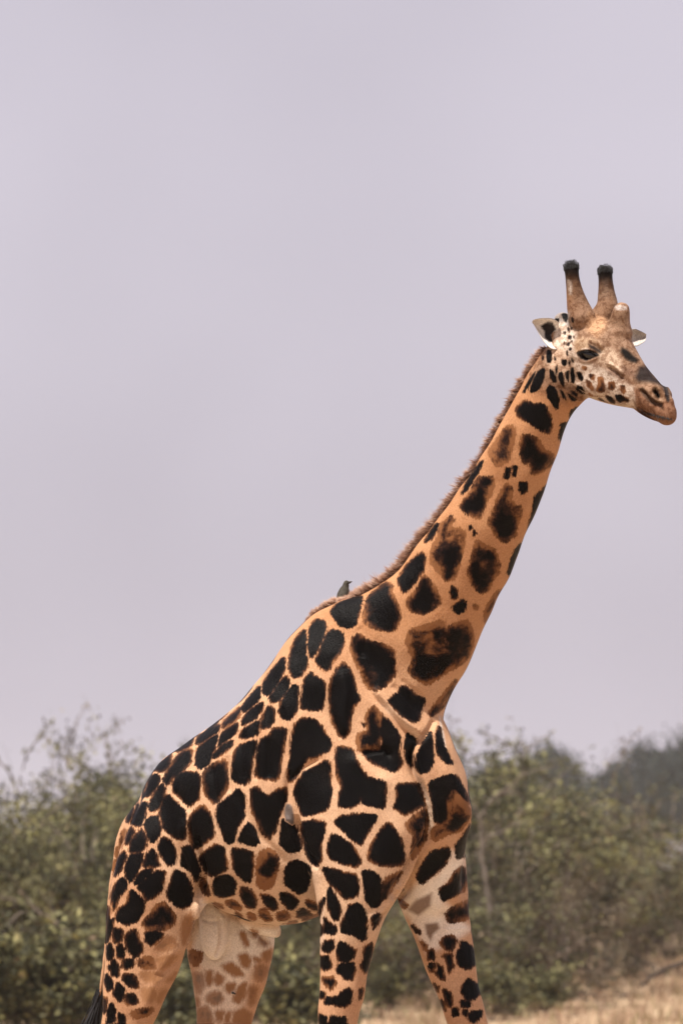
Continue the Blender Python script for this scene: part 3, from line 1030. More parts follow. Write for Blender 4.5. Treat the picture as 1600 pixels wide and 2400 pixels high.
# ------------------------------------------------------------------ the giraffe: coat markings
# outline points of every marking, read off the photograph and carried onto the skin;
# first number: 0 black ... 1 pale rust
SPOTS = [
(C1, """0.1 315 945 350 940 362 1000 350 1060 320 1060 312 1000
0.2 390 1000 398 1030 388 1035
0.2 275 1000 290 995 285 1030 272 1040
0 285 1105 298 1130 285 1220 255 1290 190 1335 160 1325 185 1230 225 1150
0 215 1130 180 1230 110 1330 95 1340 150 1220
0.2 340 1120 375 1135 400 1190 402 1235 375 1245 345 1195
0.2 405 1075 412 1120 402 1170 397 1110
0.1 430 1145 460 1145 470 1220 478 1290 445 1260 422 1200
0.1 455 1030 495 1035 495 1080 475 1090 452 1065
0.1 490 1140 515 1135 515 1240 490 1200
0.1 515 1035 528 1055 522 1085 510 1070
0.1 540 1010 562 1040 560 1058 542 1040
0.1 540 1100 560 1105 572 1200 565 1250 542 1235 533 1160
0 345 1260 395 1290 430 1390 430 1440 408 1490 370 1450 320 1370 308 1310
0 438 1300 490 1370 490 1400 460 1380
0.1 500 1335 540 1360 590 1400 560 1415 530 1385
0.1 540 1310 600 1345 590 1370 545 1345
0.1 590 1270 640 1280 670 1340 640 1350 585 1310
0.3 590 1145 630 1150 650 1200 635 1230 600 1185
0.45 680 1215 720 1235 745 1300 735 1320 685 1280 675 1245
0.4 780 1190 830 1190 848 1260 845 1330 790 1335 772 1310 785 1250
0.4 880 1235 935 1235 945 1280 925 1315 882 1300
0.45 985 1265 1035 1270 1040 1330 1020 1350 990 1320
0.35 855 1355 900 1370 945 1410 940 1440 900 1430 860 1380
0.3 945 1355 990 1350 1070 1395 1060 1425 1020 1410 980 1430 945 1385
0.5 695 1335 735 1360 740 1390 710 1380
0.5 770 1370 830 1400 870 1430 820 1420
0.5 705 1165 750 1165 755 1210 730 1215 705 1190
0.55 635 1090 690 1100 685 1130 650 1120
0.15 510 735 525 745 520 780 505 765
0.15 538 640 562 650 562 690 545 680
0.2 535 730 548 740 542 760
0.2 472 770 488 775 485 800 475 800
0.15 513 810 540 815 537 847 513 842
0.2 555 810 567 815 560 835
0.2 501 875 530 875 515 902 500 897
0.2 533 860 552 856 545 872
0.2 520 920 542 925 540 947 520 944
0.2 495 945 508 960 505 995 495 980
0.3 470 865 487 870 484 892 470 892
0 530 1500 590 1475 570 1530 540 1565
0 385 660 420 650 420 700 400 710
0 450 610 500 600 512 650 490 690 470 660
0 405 660 425 655 418 690 402 700"""),
(C2, """0 1030 122 1085 150 1170 150 1205 210 1225 280 1215 365 1150 340 1080 290 985 235 970 185
0 1375 195 1420 175 1395 230 1365 245
0 1300 300 1370 285 1345 360 1305 420 1285 400 1298 350
0.2 905 310 945 310 955 360 935 460 915 560 830 605 790 540 768 500 820 420
0.1 1015 380 1060 375 1130 410 1165 480 1240 520 1235 570 1190 620 1085 670 1075 560 1030 590 1000 500
0 898 618 914 623 912 692 888 687
0 953 608 974 613 962 672 946 667
0 998 723 1048 733 1043 780 1015 807 993 770
0.25 690 685 800 690 795 790 745 860 700 990 620 960 555 900 600 840 640 790
0.2 900 735 935 770 930 860 960 910 1000 895 1000 960 970 1040 965 1110 880 1165 830 1120 790 1060 760 1020 810 920 830 850 860 790
0 1155 790 1200 740 1160 880 1070 1070 1060 1060 1090 950 1110 830
0.35 490 970 505 1000 460 1070 530 1060 595 1090 580 1200 545 1330 520 1430 460 1445 400 1380 340 1310 355 1200 390 1130 420 1030
0 626 1043 642 1050 630 1068
0 656 1083 672 1093 660 1113
0.2 680 1150 740 1190 810 1220 845 1330 835 1400 790 1430 770 1510 710 1540 650 1470 615 1390 640 1290 660 1220
0 270 1240 300 1270 285 1370 230 1450 150 1540 110 1470 105 1430 160 1340
0.1 290 1410 330 1450 380 1510 415 1600 350 1660 290 1690 200 1670 160 1610 210 1540 260 1490
0 500 1488 537 1520 527 1577 500 1572 486 1520
0 575 1588 597 1620 587 1662 545 1687 503 1650 525 1620
0.4 663 1623 682 1635 670 1652
0 1005 1175 970 1290 915 1400 910 1390 930 1310 960 1230
0.6 830 1530 870 1515 810 1650 745 1765 735 1690 770 1610
0.55 360 1760 400 1740 440 1760 445 1900 470 1790 530 1760 610 1740 650 1830 655 1890 620 2000 560 2060 470 2110 380 2170 320 2210 240 2170 175 2110 215 2030 190 1960 160 1900 190 1810
0 375 1040 400 1030 350 1130 300 1165 330 1100
0 720 560 690 640 610 770 570 810 610 720"""),
(C3, """0.15 860 185 905 205 900 250 930 310 955 390 955 430 920 510 820 500 770 480 720 450 725 370 750 280 800 240
0 705 275 690 370 660 470 610 485 560 470 500 385 530 340 600 300
0.3 690 530 730 570 790 590 850 600 920 640 920 720 935 790 880 860 800 910 745 890 700 780 660 700 630 620 640 560
0 390 440 450 440 465 490 440 570 400 650 372 690 355 620 360 500
0 500 500 570 520 585 590 555 660 510 710 475 780 430 750 398 710 430 630 460 560
0 325 500 330 580 325 650 345 740 300 810 250 820 220 770 230 680 260 570
0 185 685 190 760 150 860 80 940 50 920 50 860 110 770
0 195 810 220 840 215 890 160 970 110 985 90 960 140 880
0 250 875 280 880 275 960 270 1040 230 1100 175 1090 155 1050 170 980 210 920
0 360 790 400 820 455 850 460 910 440 1035 380 1035 305 1030 310 930 325 830
0.05 580 720 620 760 650 830 660 900 690 970 650 1010 630 1090 620 1180 590 1230 555 1200 510 1110 495 1040 495 920 500 850 540 770
0.1 975 880 1010 890 1060 940 1125 970 1095 1040 1090 1100 1050 1120 970 1070 930 1030 885 980 920 940 950 930
0.3 1230 960 1340 830 1310 930 1245 1020 1170 1080 1155 1060 1190 1010
0.05 830 1060 900 1130 950 1200 960 1260 945 1310 975 1400 930 1450 850 1420 760 1380 700 1310 730 1290 820 1310 850 1260 820 1190
0.5 780 1010 830 1060 840 1200 820 1290 740 1290 690 1310 670 1240 690 1195 750 1180 730 1080
0 1005 1200 1060 1230 1070 1250 1035 1320 1040 1420 1010 1380 995 1300
0 1165 1180 1175 1260 1180 1400 1140 1450 1095 1460 1065 1410 1080 1330 1120 1260
0 1225 1150 1240 1240 1265 1310 1315 1395 1270 1390 1215 1330 1205 1260 1210 1180
0.1 300 1095 380 1100 440 1150 470 1210 505 1260 480 1310 400 1350 330 1370 270 1480 225 1525 212 1480 230 1360 240 1250 255 1150
0 460 1375 495 1400 490 1480 500 1590 480 1700 350 1740 310 1740 280 1660 255 1590 270 1530 330 1450 420 1410
0.1 540 1290 580 1285 640 1300 660 1360 700 1430 740 1490 820 1510 865 1525 865 1600 855 1695 790 1680 712 1660 700 1600 690 1660 620 1690 555 1680 555 1600 580 1560 540 1470 535 1360
0.05 940 1540 1000 1530 1085 1530 1110 1600 1125 1670 1060 1700 1000 1740 930 1700 920 1690 945 1620
0 714 1128 732 1138 720 1147"""),
(C5, """0.1 1020 520 1140 470 1200 470 1250 560 1290 660 1240 630 1180 560 1140 640 1150 750 1100 800 1060 760 1050 650
0.52 1140 620 1180 560 1240 640 1285 690 1290 740 1230 830 1150 850 1050 900 1040 820 1100 800 1150 740
0.1 1165 640 1180 690 1160 700
0 1225 760 1245 765 1245 800 1222 805
0 1300 780 1305 840 1255 1000 1205 1010 1200 930 1250 860
0.1 1150 940 1155 990 1120 1060 1060 1110 970 1180 940 1130 980 1050 1040 970
0.15 1245 1065 1270 1150 1255 1220 1180 1260 1110 1290 1090 1220 1150 1180 1190 1110
0.2 1295 1285 1310 1390 1240 1420 1150 1430 1130 1380 1190 1330
0.2 820 1280 880 1320 860 1340 810 1300
0 400 780 440 740 560 725 680 730 640 810 600 870 580 925 520 890 450 820
0 755 775 800 830 840 900 860 1000 850 1055 740 1065 650 1040 615 1000 650 920 700 840
0 385 855 440 880 520 930 560 990 570 1040 540 1070 440 1040 370 1010 355 950
0 190 780 260 765 340 780 330 850 310 920 315 1020 290 1060 240 1030 215 960 190 880
0.35 870 790 920 740 1000 690 1015 750 1000 880 950 970 910 1020 910 930 930 860 880 820
0 325 1080 400 1085 470 1110 545 1120 560 1200 550 1260 470 1280 430 1230 360 1160
0 585 1100 640 1095 700 1140 705 1220 700 1310 650 1335 610 1280 600 1190
0.2 740 1145 850 1095 800 1170 740 1270 710 1290 720 1200
0 370 1200 410 1270 440 1340 430 1410 400 1415 360 1340 355 1270
0 340 1270 320 1330 300 1400 305 1310
0 335 1400 370 1440 415 1470 400 1510 335 1500
0 500 1320 560 1310 600 1360 610 1480 600 1540 580 1555 530 1510 450 1495 445 1450 480 1380
0.1 655 1390 700 1375 690 1430 660 1480 650 1430
0 310 1450 330 1490 310 1520 300 1480"""),
(C7, """0 350 625 400 650 468 690 440 740 400 770 340 755 330 700
0 240 625 310 615 300 680 270 705 228 680
0 215 730 265 725 285 770 285 810 235 825 212 790
0 350 785 440 775 455 820 440 890 390 890 330 830
0 525 660 580 635 570 760 530 850 500 800 525 740
0 225 880 300 875 318 920 290 965 240 920
0 370 980 410 955 435 980 425 1050 380 1085 290 1065 290 1025 340 1015
0 250 1020 280 1020 275 1065 248 1060
0 212 985 240 990 235 1020 215 1020
0 205 1140 255 1160 250 1230 205 1230
0 285 1150 330 1170 390 1160 390 1240 280 1240
0 490 970 510 955 498 1035
0 192 630 206 650 198 682
0.05 1075 600 1150 580 1170 620 1140 690 1090 670 1060 640
0 1210 620 1280 660 1315 720 1310 780 1250 820 1190 790 1175 720 1200 670
0 1080 720 1135 710 1145 800 1125 850 1110 770
0 1045 785 1075 820 1085 890 1060 885 1035 850
0 1260 885 1300 920 1345 940 1350 980 1300 1020 1250 1040 1205 980 1220 930
0 1085 960 1140 1000 1140 1080 1115 1085 1090 1010
0 1205 1045 1260 1045 1270 1080 1215 1085
0 1145 1100 1180 1090 1185 1140 1155 1150
0 1260 1130 1350 1115 1340 1160 1290 1200 1255 1160
0 1223 1108 1247 1113 1242 1142 1220 1137
0 1065 1040 1090 1070 1095 1110 1070 1080
0.3 970 690 1010 680 1015 740 975 750
0.3 980 790 1020 775 1015 830 990 835
0.3 920 620 960 650 950 690
0.1 860 510 915 550 915 570 875 540
0 1285 530 1310 600 1300 615
0.1 1010 920 1045 950 1035 980"""),
(C4, """0 1145 20 1140 110 1040 195 1025 170 1075 100
0 1165 130 1165 180 1100 240 1030 280 1035 235 1090 170
0 1200 155 1240 180 1235 250 1200 290 1155 300 1160 230
0 1018 160 1010 225 950 270 900 300 905 260 960 210
0 1140 250 1130 330 1080 355 1015 365 1030 310
0 1000 265 985 330 920 380 870 420 900 330 950 290
0 970 380 945 430 890 470 840 495 850 460 900 410
0 885 275 870 320 800 370 725 405 740 360 800 305
0 870 340 845 440 810 530 760 565 725 540 735 440 790 380
0 705 362 695 410 650 440 600 455 640 405
0 700 435 690 520 630 590 590 610 540 670 515 640 540 580 590 500 640 450
0 565 470 550 550 500 585 455 570 500 495
0 470 600 490 625 460 700 410 745 385 740 410 680 430 620
0 500 665 522 700 510 770 480 830 425 840 420 810 450 730
0 640 585 740 595 755 660 745 760 685 810 640 770 580 710 575 660 600 610
0.1 1120 380 1115 440 1090 520 1080 630 1050 665 990 650 965 620 970 540 980 450 1020 410
0.1 1230 300 1325 305 1300 400 1280 520 1270 620 1240 640 1120 620 1125 500 1150 380 1220 340
0.15 925 500 935 690 880 760 845 795 780 720 775 600 820 545
0 1000 700 1045 750 1040 880 990 960 970 1050 930 1050 890 960 860 870 880 800 950 750
0.05 1090 700 1120 680 1160 730 1210 745 1270 700 1320 690 1320 770 1270 880 1240 980 1210 1025 1160 980 1100 850 1085 760
0 770 800 815 850 830 920 845 1000 790 1050 720 1090 690 1040 680 920 700 860
0 545 735 600 790 655 850 655 980 650 1025 600 1020 520 960 490 860 510 780
0 345 800 400 785 395 850 370 930 340 940 300 920 320 850
0 440 880 480 885 490 960 480 1010 440 1050 405 1000 395 920
0 1075 915 1110 970 1140 1045 1110 1070 1005 1040 1030 980
0 510 1015 560 1040 590 1100 590 1180 545 1200 500 1130 480 1070
0 640 1085 690 1070 720 1140 755 1230 730 1310 700 1240 630 1190 640 1130
0 440 1095 470 1140 485 1205 380 1210 395 1140
0 370 960 400 1020 395 1080 350 1115 290 1110 300 1040 340 990
0 305 950 320 970 300 1030 270 1065 265 1030 280 975
0 260 1105 265 1150 240 1220 190 1275 200 1200 230 1130
0 370 1120 375 1170 345 1240 295 1310 265 1260 270 1180 300 1130
0 860 1060 910 1090 925 1160 930 1225 830 1270 790 1240 745 1150 800 1100
0 960 1090 1040 1100 1100 1120 1100 1220 1080 1310 1030 1290 975 1220
0.56 1150 1110 1210 1090 1265 1140 1260 1220 1230 1330 1180 1360 1130 1330 1125 1200
0.1 1155 1270 1220 1300 1210 1340 1150 1330
0.1 1150 1130 1175 1115 1185 1180 1165 1170
0.1 1190 1090 1215 1100 1210 1170 1195 1150
0 1340 1180 1400 1170 1460 1200 1480 1250 1450 1360 1400 1385 1310 1320 1310 1240
0 1300 890 1380 950 1400 1030 1415 1100 1340 1115 1280 1060 1290 960
0 855 1280 940 1265 985 1310 975 1390 900 1405 850 1390 840 1330
0 1025 1340 1090 1370 1120 1420 1110 1480 1060 1470 1020 1400
0.2 765 1275 800 1320 815 1400 770 1370 755 1320
0.2 920 1440 970 1430 1020 1470 1015 1490 960 1475
0.1 1150 1390 1200 1400 1245 1430 1260 1480 1230 1495 1180 1450
0.1 1280 1380 1340 1390 1395 1430 1370 1480 1330 1485 1290 1430
0.4 1145 1495 1185 1485 1225 1555 1190 1562 1148 1532
0.2 1258 1518 1312 1503 1342 1535 1310 1557 1263 1552
0.2 1393 1508 1430 1483 1492 1530 1460 1542 1388 1537
0.3 1068 1513 1107 1523 1117 1552 1078 1547
0.2 1450 1430 1490 1440 1530 1470 1510 1490 1460 1470
0.3 1418 1560 1532 1522 1485 1562
0.4 1338 1573 1387 1568 1362 1584
0.6 988 1508 1022 1530 1010 1542
0.6 845 1450 890 1460 900 1477 860 1467
0 385 1230 435 1225 430 1250 350 1320 325 1320 340 1270
0 470 1235 525 1240 510 1310 500 1370 440 1415 400 1430 380 1380 345 1340 400 1290
0.05 590 1230 650 1260 690 1310 705 1400 680 1460 630 1480 570 1440 535 1390 560 1320
0 240 1280 275 1310 265 1360 220 1400 190 1500 180 1450 170 1400 200 1330
0 300 1360 340 1390 390 1440 380 1500 340 1565 270 1590 200 1550 220 1490 270 1460
0 150 1470 162 1490 152 1570 138 1580
0 185 1550 180 1620 140 1680 138 1620 160 1570
0.05 510 1440 560 1490 590 1530 580 1590 500 1630 400 1615 375 1580 420 1530 470 1460
0.1 318 815 300 900 280 920 272 880
0.3 262 960 245 1040 232 1085 238 1000
0.4 215 1080 210 1140 198 1120
0.4 195 1170 178 1230 172 1190"""),
(C6, """0 190 490 245 500 240 570 200 590 182 540
0 270 530 330 495 350 560 385 630 330 685 280 630 262 560
0 395 520 460 510 515 525 480 570 435 605 400 570
0.85 470 600 540 545 590 560 600 610 540 640 460 630
0.1 490 590 540 560 550 580 500 612
0 160 590 190 640 180 680 150 700 146 620
0 230 590 255 640 250 685 212 685 208 620
0 250 700 310 700 315 735 280 760 240 745
0 190 690 220 750 215 810 180 800 155 750
0.6 355 700 420 680 460 710 465 760 400 765 350 730
0.9 470 690 600 670 560 720 510 755 480 740
0.95 360 790 430 775 510 800 470 845 400 840
0.25 250 800 310 790 350 850 345 885 290 870 245 830
0 140 790 175 840 180 880 150 905 131 850
0 215 850 255 890 250 940 235 970 185 930 200 880
0.25 265 930 310 925 350 970 330 985 275 990
0.95 370 900 440 880 470 930 440 980 390 970
0.95 500 900 535 905 485 985 470 960
0 118 945 140 960 130 1050 112 1020
0 170 980 200 1030 185 1100 150 1120 145 1050
0.5 300 1050 380 1020 450 1020 410 1065 320 1080
0 220 1050 260 1070 255 1130 215 1130
0.85 640 430 700 380 705 480 650 610 630 540
0.95 530 840 600 780 570 830
0 150 430 185 440 170 520 140 590 133 520
0.9 1010 670 1060 660 1085 710 1060 760 1020 720
0.9 905 735 960 720 1010 760 1040 800 980 805 920 770
0.75 710 790 770 790 785 860 750 920 710 860
0.85 795 780 830 775 835 840 810 870 785 830
0.85 860 785 905 810 900 850 870 865 848 830
0.9 930 860 980 855 970 900 940 915 922 885
0.8 820 920 880 910 910 960 850 1000 790 960
0.9 1000 880 1055 845 1050 930 1010 980 970 970
0.85 1080 870 1130 880 1110 980 1080 1000 1070 930
0.75 1120 740 1180 740 1205 770 1150 840 1110 820
0.9 1100 680 1150 700 1140 715 1105 700
0.8 1140 550 1200 590 1180 610 1140 590
0.9 1160 660 1215 635 1220 690 1190 710
0.8 730 1030 800 1000 830 1060 830 1130 715 1130
0.85 855 1040 910 1035 900 1090 870 1100
0.85 970 1050 1040 1020 1090 1060 1090 1140 970 1140
0.85 920 1050 950 1040 945 1110 915 1110
0.6 690 640 760 650 760 700 720 740 680 700
0.95 1010 520 1050 520 1070 600 1050 610
0.95 1090 500 1130 520 1120 550 1090 530
0.8 725 950 745 960 745 1000 725 1010"""),
]


def chaikin(q, c=0.13):
    n = np.roll(q, -1, 0)
    return np.stack((q * (1 - c) + n * c, q * c + n * (1 - c)), 1).reshape(-1, 2)


PXM = 20.0 / F_PX                                   # metres of one photo pixel at the giraffe
spot = np.full(nv, -0.06)
tone = np.zeros(nv)
for frame, text in SPOTS:
    for line in text.strip().splitlines():
        v = [float(x) for x in line.split()]
        q = chaikin(crop(*frame, v[1:]))
        idx = near_box(q, 24)
        if not len(idx):
            continue
        d = poly_sd(pix[idx], q) * PXM + (0.0095 if frame is not C1 else 0.003)
        m = d > spot[idx]
        spot[idx[m]] = d[m]
        jit = rs.uniform(0, 0.13) if frame in (C3, C4, C5, C6, C7) and v[0] < 0.06 else 0.0
        if frame is C1:
            jit = -0.35 if v[0] < 0.35 else -0.12
        tone[idx[m]] = v[0] + jit + (0.10 if frame is C2 and v[0] < 0.5 and len(q) > 14 else 0.0)
for _ in range(8):
    tone = tone + (nb_mean(tone[:, None])[:, 0] - tone) * 0.6
# the side turned away carries the same kind of net of patches
low_leg = pix[:, 1] > 2396                          # below the picture's lower edge
away = np.nonzero((facing < 0.22) | low_leg)[0]
order = rs.permutation(away)
size_at = np.interp(co[:, 2], (0.0, 1.2, 1.9, 2.4, 3.2, 4.2, 5.2), (.05, .06, .10, .15, .19, .15, .05))
mind = np.full(len(away), 1e9)
pa = co[away]
sa = size_at[away]
seeds = []
pos_of = {int(v): i for i, v in enumerate(away)}
for v in order[:9000]:
    i = pos_of[int(v)]
    if mind[i] > sa[i] * 0.9:
        seeds.append(co[v])
        near = np.abs(pa[:, 0] - co[v, 0]) < 0.5
        mind[near] = np.minimum(mind[near], np.linalg.norm(pa[near] - co[v], axis=1))
seeds = np.array(seeds)
d1 = np.full(len(away), 1e9)
d2 = np.full(len(away), 1e9)
for s in seeds:
    d = np.linalg.norm(pa - s, axis=1)
    m = d < d1
    d2 = np.where(m, d1, np.minimum(d2, d))
    d1 = np.where(m, d, d1)
vor = (d2 - d1) * 0.5 - sa * 0.11
w_away = np.maximum(1 - smooth01(facing[away] / 0.22), smooth01((pix[away, 1] - 2396) / 12))
spot[away] = spot[away] * (1 - w_away) + vor * w_away
tone[away] = tone[away] * (1 - w_away)

# no markings below the knee
spot = np.minimum(spot, (co[:, 2] - 1.22) * 0.5)
# ground colour of the coat
TAN, WHITE, PALE = np.array((0.45, 0.238, 0.122)), np.array((0.80, 0.72, 0.65)), np.array((0.66, 0.51, 0.39))
coat = np.tile(TAN, (nv, 1))
trunk_w = smooth01((pix[:, 1] - 1430) / 250)[:, None]
coat = coat * (1 - trunk_w) + np.array((0.55, 0.335, 0.203)) * trunk_w


def region(frame, pts, colour, soft, amount=1.0):
    q = crop(*frame, pts)
    idx = near_box(q, soft * 2)
    w = smooth01((poly_sd(pix[idx], q) + soft) / (2 * soft)) * amount
    coat[idx] = coat[idx] * (1 - w[:, None]) + np.array(colour) * w[:, None]


hu = (co - HEAD_O) @ HU
hv = (co - HEAD_O) @ HV
hw = (co - HEAD_O) @ HW
# belly, groin and the inner side of the far legs are pale
fl = smooth01((2.95 - co[:, 2]) / 0.7) * smooth01((co[:, 2] - 1.9) / 0.15) * smooth01((pix[:, 0] - 330) / 120) * (1 - smooth01((pix[:, 0] - 900) / 100))
coat = coat * (1 - fl[:, None] * .8) + np.array((0.63, 0.445, 0.305)) * fl[:, None] * .8
bw = smooth01((2.22 - co[:, 2]) / 0.16) * smooth01((co[:, 2] - 1.9) / 0.1) * (pix[:, 0] > 450) * (pix[:, 0] < 760)
coat = coat * (1 - bw[:, None] * .75) + PALE * bw[:, None] * .75
region(C6, [760, 310, 830, 330, 950, 440, 1130, 500, 1280, 490, 1250, 600, 1180, 640, 1060, 780, 900, 800, 770, 760, 705, 650, 750, 460], (0.86, 0.79, 0.71), 9)
region(C6, [740, 760, 1100, 700, 1060, 900, 1000, 1120, 740, 1120], (0.83, 0.72, 0.62), 22)
region(C5, [1170, 960, 1260, 990, 1250, 1100, 1130, 1180, 1120, 1290, 1300, 1480, 1180, 1560, 1010, 1640, 900, 1420, 800, 1340, 900, 1220, 960, 1160, 1080, 1110], WHITE, 12)
region(C5, [1060, 1180, 1140, 1060, 1230, 1010, 1200, 1100, 1110, 1180, 1090, 1290, 1110, 1450, 1000, 1420, 960, 1250], (0.82, 0.76, 0.70), 8)
region(C5, [930, 1290, 1040, 1240, 1030, 1330, 950, 1390, 880, 1350], (0.27, 0.20, 0.165), 6)
region(C7, [950, 500, 1040, 490, 1055, 530, 1010, 570, 990, 620, 960, 570], (0.24, 0.17, 0.13), 5)
region(C5, [690, 1440, 780, 1330, 880, 1180, 900, 1150, 860, 1240, 780, 1360], PALE, 7)
region(C3, [1040, 1430, 1100, 1560, 1140, 1700, 1150, 1853, 1195, 1853, 1180, 1680, 1110, 1500], PALE, 5)
region(C3, [780, 910, 860, 980, 1000, 1110, 1110, 1215, 1090, 1240, 960, 1140, 840, 1010], PALE, 4, .7)
region(C3, [1225, 1080, 1255, 1200, 1270, 1310, 1245, 1260, 1232, 1180], (0.66, 0.60, 0.54), 3)  # blown-out highlight strip at the throat base, painted into the coat
region(C4, [1420, 1130, 1540, 1230, 1530, 1440, 1440, 1400, 1290, 1150, 1290, 1090], (0.56, 0.41, 0.30), 12, .7)
# haunch and lower legs a shade warmer
lw = smooth01((2.05 - co[:, 2]) / 0.5)
coat *= (1 - 0.10 * lw[:, None] * np.array((0.6, 1.0, 1.2)))
sock = smooth01((1.30 - co[:, 2]) / 0.3)[:, None]
coat = coat * (1 - sock) + np.array((0.60, 0.47, 0.36)) * sock
# head
face = smooth01((hu + .26) / .1) * smooth01((hv + .30) / .10) * (co[:, 2] > 3.9)
coat = coat * (1 - face[:, None]) + np.array((0.285, 0.182, 0.122)) * face[:, None]
W_FACE = (0.60, 0.52, 0.45)
region(C1, [400, 690, 510, 690, 590, 800, 570, 960, 620, 1060, 760, 1080, 860, 1130, 1000, 1230, 1110, 1290, 1140, 1470, 980, 1490, 850, 1460, 700, 1400, 640, 1330, 560, 1270, 470, 1260, 330, 1060, 320, 940, 400, 930], W_FACE, 9)
region(C1, [360, 560, 470, 560, 520, 600, 520, 720, 440, 740, 370, 720], (0.30, 0.27, 0.255), 5)
region(C1, [395, 690, 480, 690, 500, 930, 420, 960, 380, 930], W_FACE, 6)
region(C1, [330, 940, 470, 930, 590, 1130, 560, 1250, 420, 1220, 320, 1080], (0.58, 0.43, 0.32), 10, .8)
region(C1, [560, 880, 600, 820, 690, 830, 700, 920, 620, 960, 575, 960], (0.44, 0.32, 0.22), 5)
region(C1, [690, 820, 790, 860, 850, 940, 830, 960, 760, 890, 700, 850], (0.55, 0.40, 0.28), 3)
region(C1, [800, 950, 900, 920, 980, 980, 1010, 1140, 900, 1100, 790, 1060, 780, 1000], (0.60, 0.47, 0.36), 8, .9)
region(C1, [700, 600, 860, 640, 850, 760, 780, 830, 680, 760], (0.50, 0.31, 0.18), 10, .8)
region(C1, [860, 1130, 960, 1130, 1080, 1250, 1000, 1220, 880, 1170], (0.16, 0.10, 0.075), 6, .75)
region(C1, [1000, 1090, 1120, 1110, 1140, 1190, 1050, 1190, 1005, 1150], (0.17, 0.10, 0.07), 6, .8)
region(C1, [1160, 1090, 1245, 1075, 1310, 1180, 1420, 1260, 1450, 1340, 1430, 1380, 1390, 1300, 1330, 1260, 1240, 1240, 1150, 1240, 1120, 1200], (0.026, 0.018, 0.017), 8, 1)
region(C1, [1110, 1290, 1200, 1300, 1280, 1410, 1390, 1410, 1480, 1390, 1530, 1560, 1500, 1650, 1330, 1640, 1140, 1480], (0.235, 0.128, 0.080), 5)
region(CM, [540, 600, 640, 560, 800, 760, 960, 880, 1100, 900, 1100, 1080, 1000, 980, 840, 960, 740, 880, 620, 740], (0.05, 0.028, 0.018), 3, .9)
region(CM, [480, 1030, 640, 1130, 820, 1250, 980, 1390, 860, 1430, 700, 1330, 560, 1180], (0.055, 0.022, 0.014), 2.5)
region(CM, [1100, 500, 1190, 500, 1220, 640, 1260, 860, 1230, 920, 1180, 880, 1150, 760], (0.03, 0.025, 0.025), 2)
region(CM, [820, 640, 870, 560, 950, 530, 1060, 600, 1140, 720, 1110, 890, 1060, 920, 920, 850, 850, 760], (0.32, 0.21, 0.14), 2)
region(CM, [880, 600, 940, 590, 1000, 660, 1035, 760, 1020, 840, 960, 810, 900, 730, 865, 650], (0.004, 0.003, 0.003), 2.6)
region(CE, [1230, 850, 1330, 880, 1450, 990, 1540, 1070, 1500, 1130, 1400, 1120, 1290, 1050, 1210, 930], (0.008, 0.006, 0.005), 5, 1)
region(CE, [650, 790, 740, 820, 870, 900, 900, 940, 850, 960, 780, 920, 690, 870], (0.02, 0.014, 0.012), 3.5, 1)
region(CE, [950, 230, 1100, 220, 1240, 260, 1330, 300, 1320, 560, 1230, 500, 1050, 470, 960, 330], (0.15, 0.085, 0.05), 6, .8)
region(CE, [1110, 130, 1200, 110, 1320, 140, 1330, 190, 1220, 200, 1120, 190], (0.55, 0.50, 0.47), 2)
region(CE, [740, 80, 800, 0, 1080, 0, 1100, 180, 1000, 260, 860, 280, 760, 200], (0.24, 0.14, 0.085), 6, .8)
region(CE, [460, 950, 540, 910, 640, 890, 740, 910, 840, 985, 760, 1030, 610, 1095, 520, 1060], (0.015, 0.012, 0.012), 2.2)
region(CE, [470, 930, 560, 885, 680, 880, 640, 860, 560, 870], (0.55, 0.48, 0.42), 2)  # highlight along the upper eyelid, painted in as a pale band
# ossicones darken to black tufted tips
osc = np.minimum(np.linalg.norm(co - PH(1338, 628, -.10), axis=1), np.linalg.norm(co - PH(1417, 638, .11), axis=1))
ow = (1 - smooth01((osc - .06) / .15)) * .9
coat = coat * (1 - ow[:, None]) + np.array((0.065, 0.037, 0.023)) * ow[:, None]
ow = 1 - smooth01((osc - .03) / .06)
coat = coat * (1 - ow[:, None]) + np.array((0.007, 0.006, 0.006)) * ow[:, None]
region(C1, [505, 300, 540, 310, 545, 430, 520, 430], (0.5, 0.46, 0.42), 4, .8)  # light catching the near ossicone's left edge, put into its colour
# bare grey callus at the elbow
i_ = near_box(callus, 6)
wc = smooth01((poly_sd(pix[i_], callus) + 2.0) / 4.0)
coat[i_] = coat[i_] * (1 - wc[:, None]) + np.array((0.135, 0.115, 0.11)) * wc[:, None]
spot[i_] = spot[i_] * (1 - wc) - 0.05 * wc
# face, muzzle and horns keep only the drawn markings
fa = (headness > 0.5) & (facing < 0.25)
spot[fa] = np.minimum(spot[fa], -0.02)

attr(body_me, 'spot', spot)
attr(body_me, 'tone', tone)
attr(body_me, 'coat', np.clip(coat, 0, 1), 'FLOAT_COLOR')
attr(body_me, 'rough_fur', headness)
body_me.polygons.foreach_set('use_smooth', np.ones(len(body_me.polygons), bool))


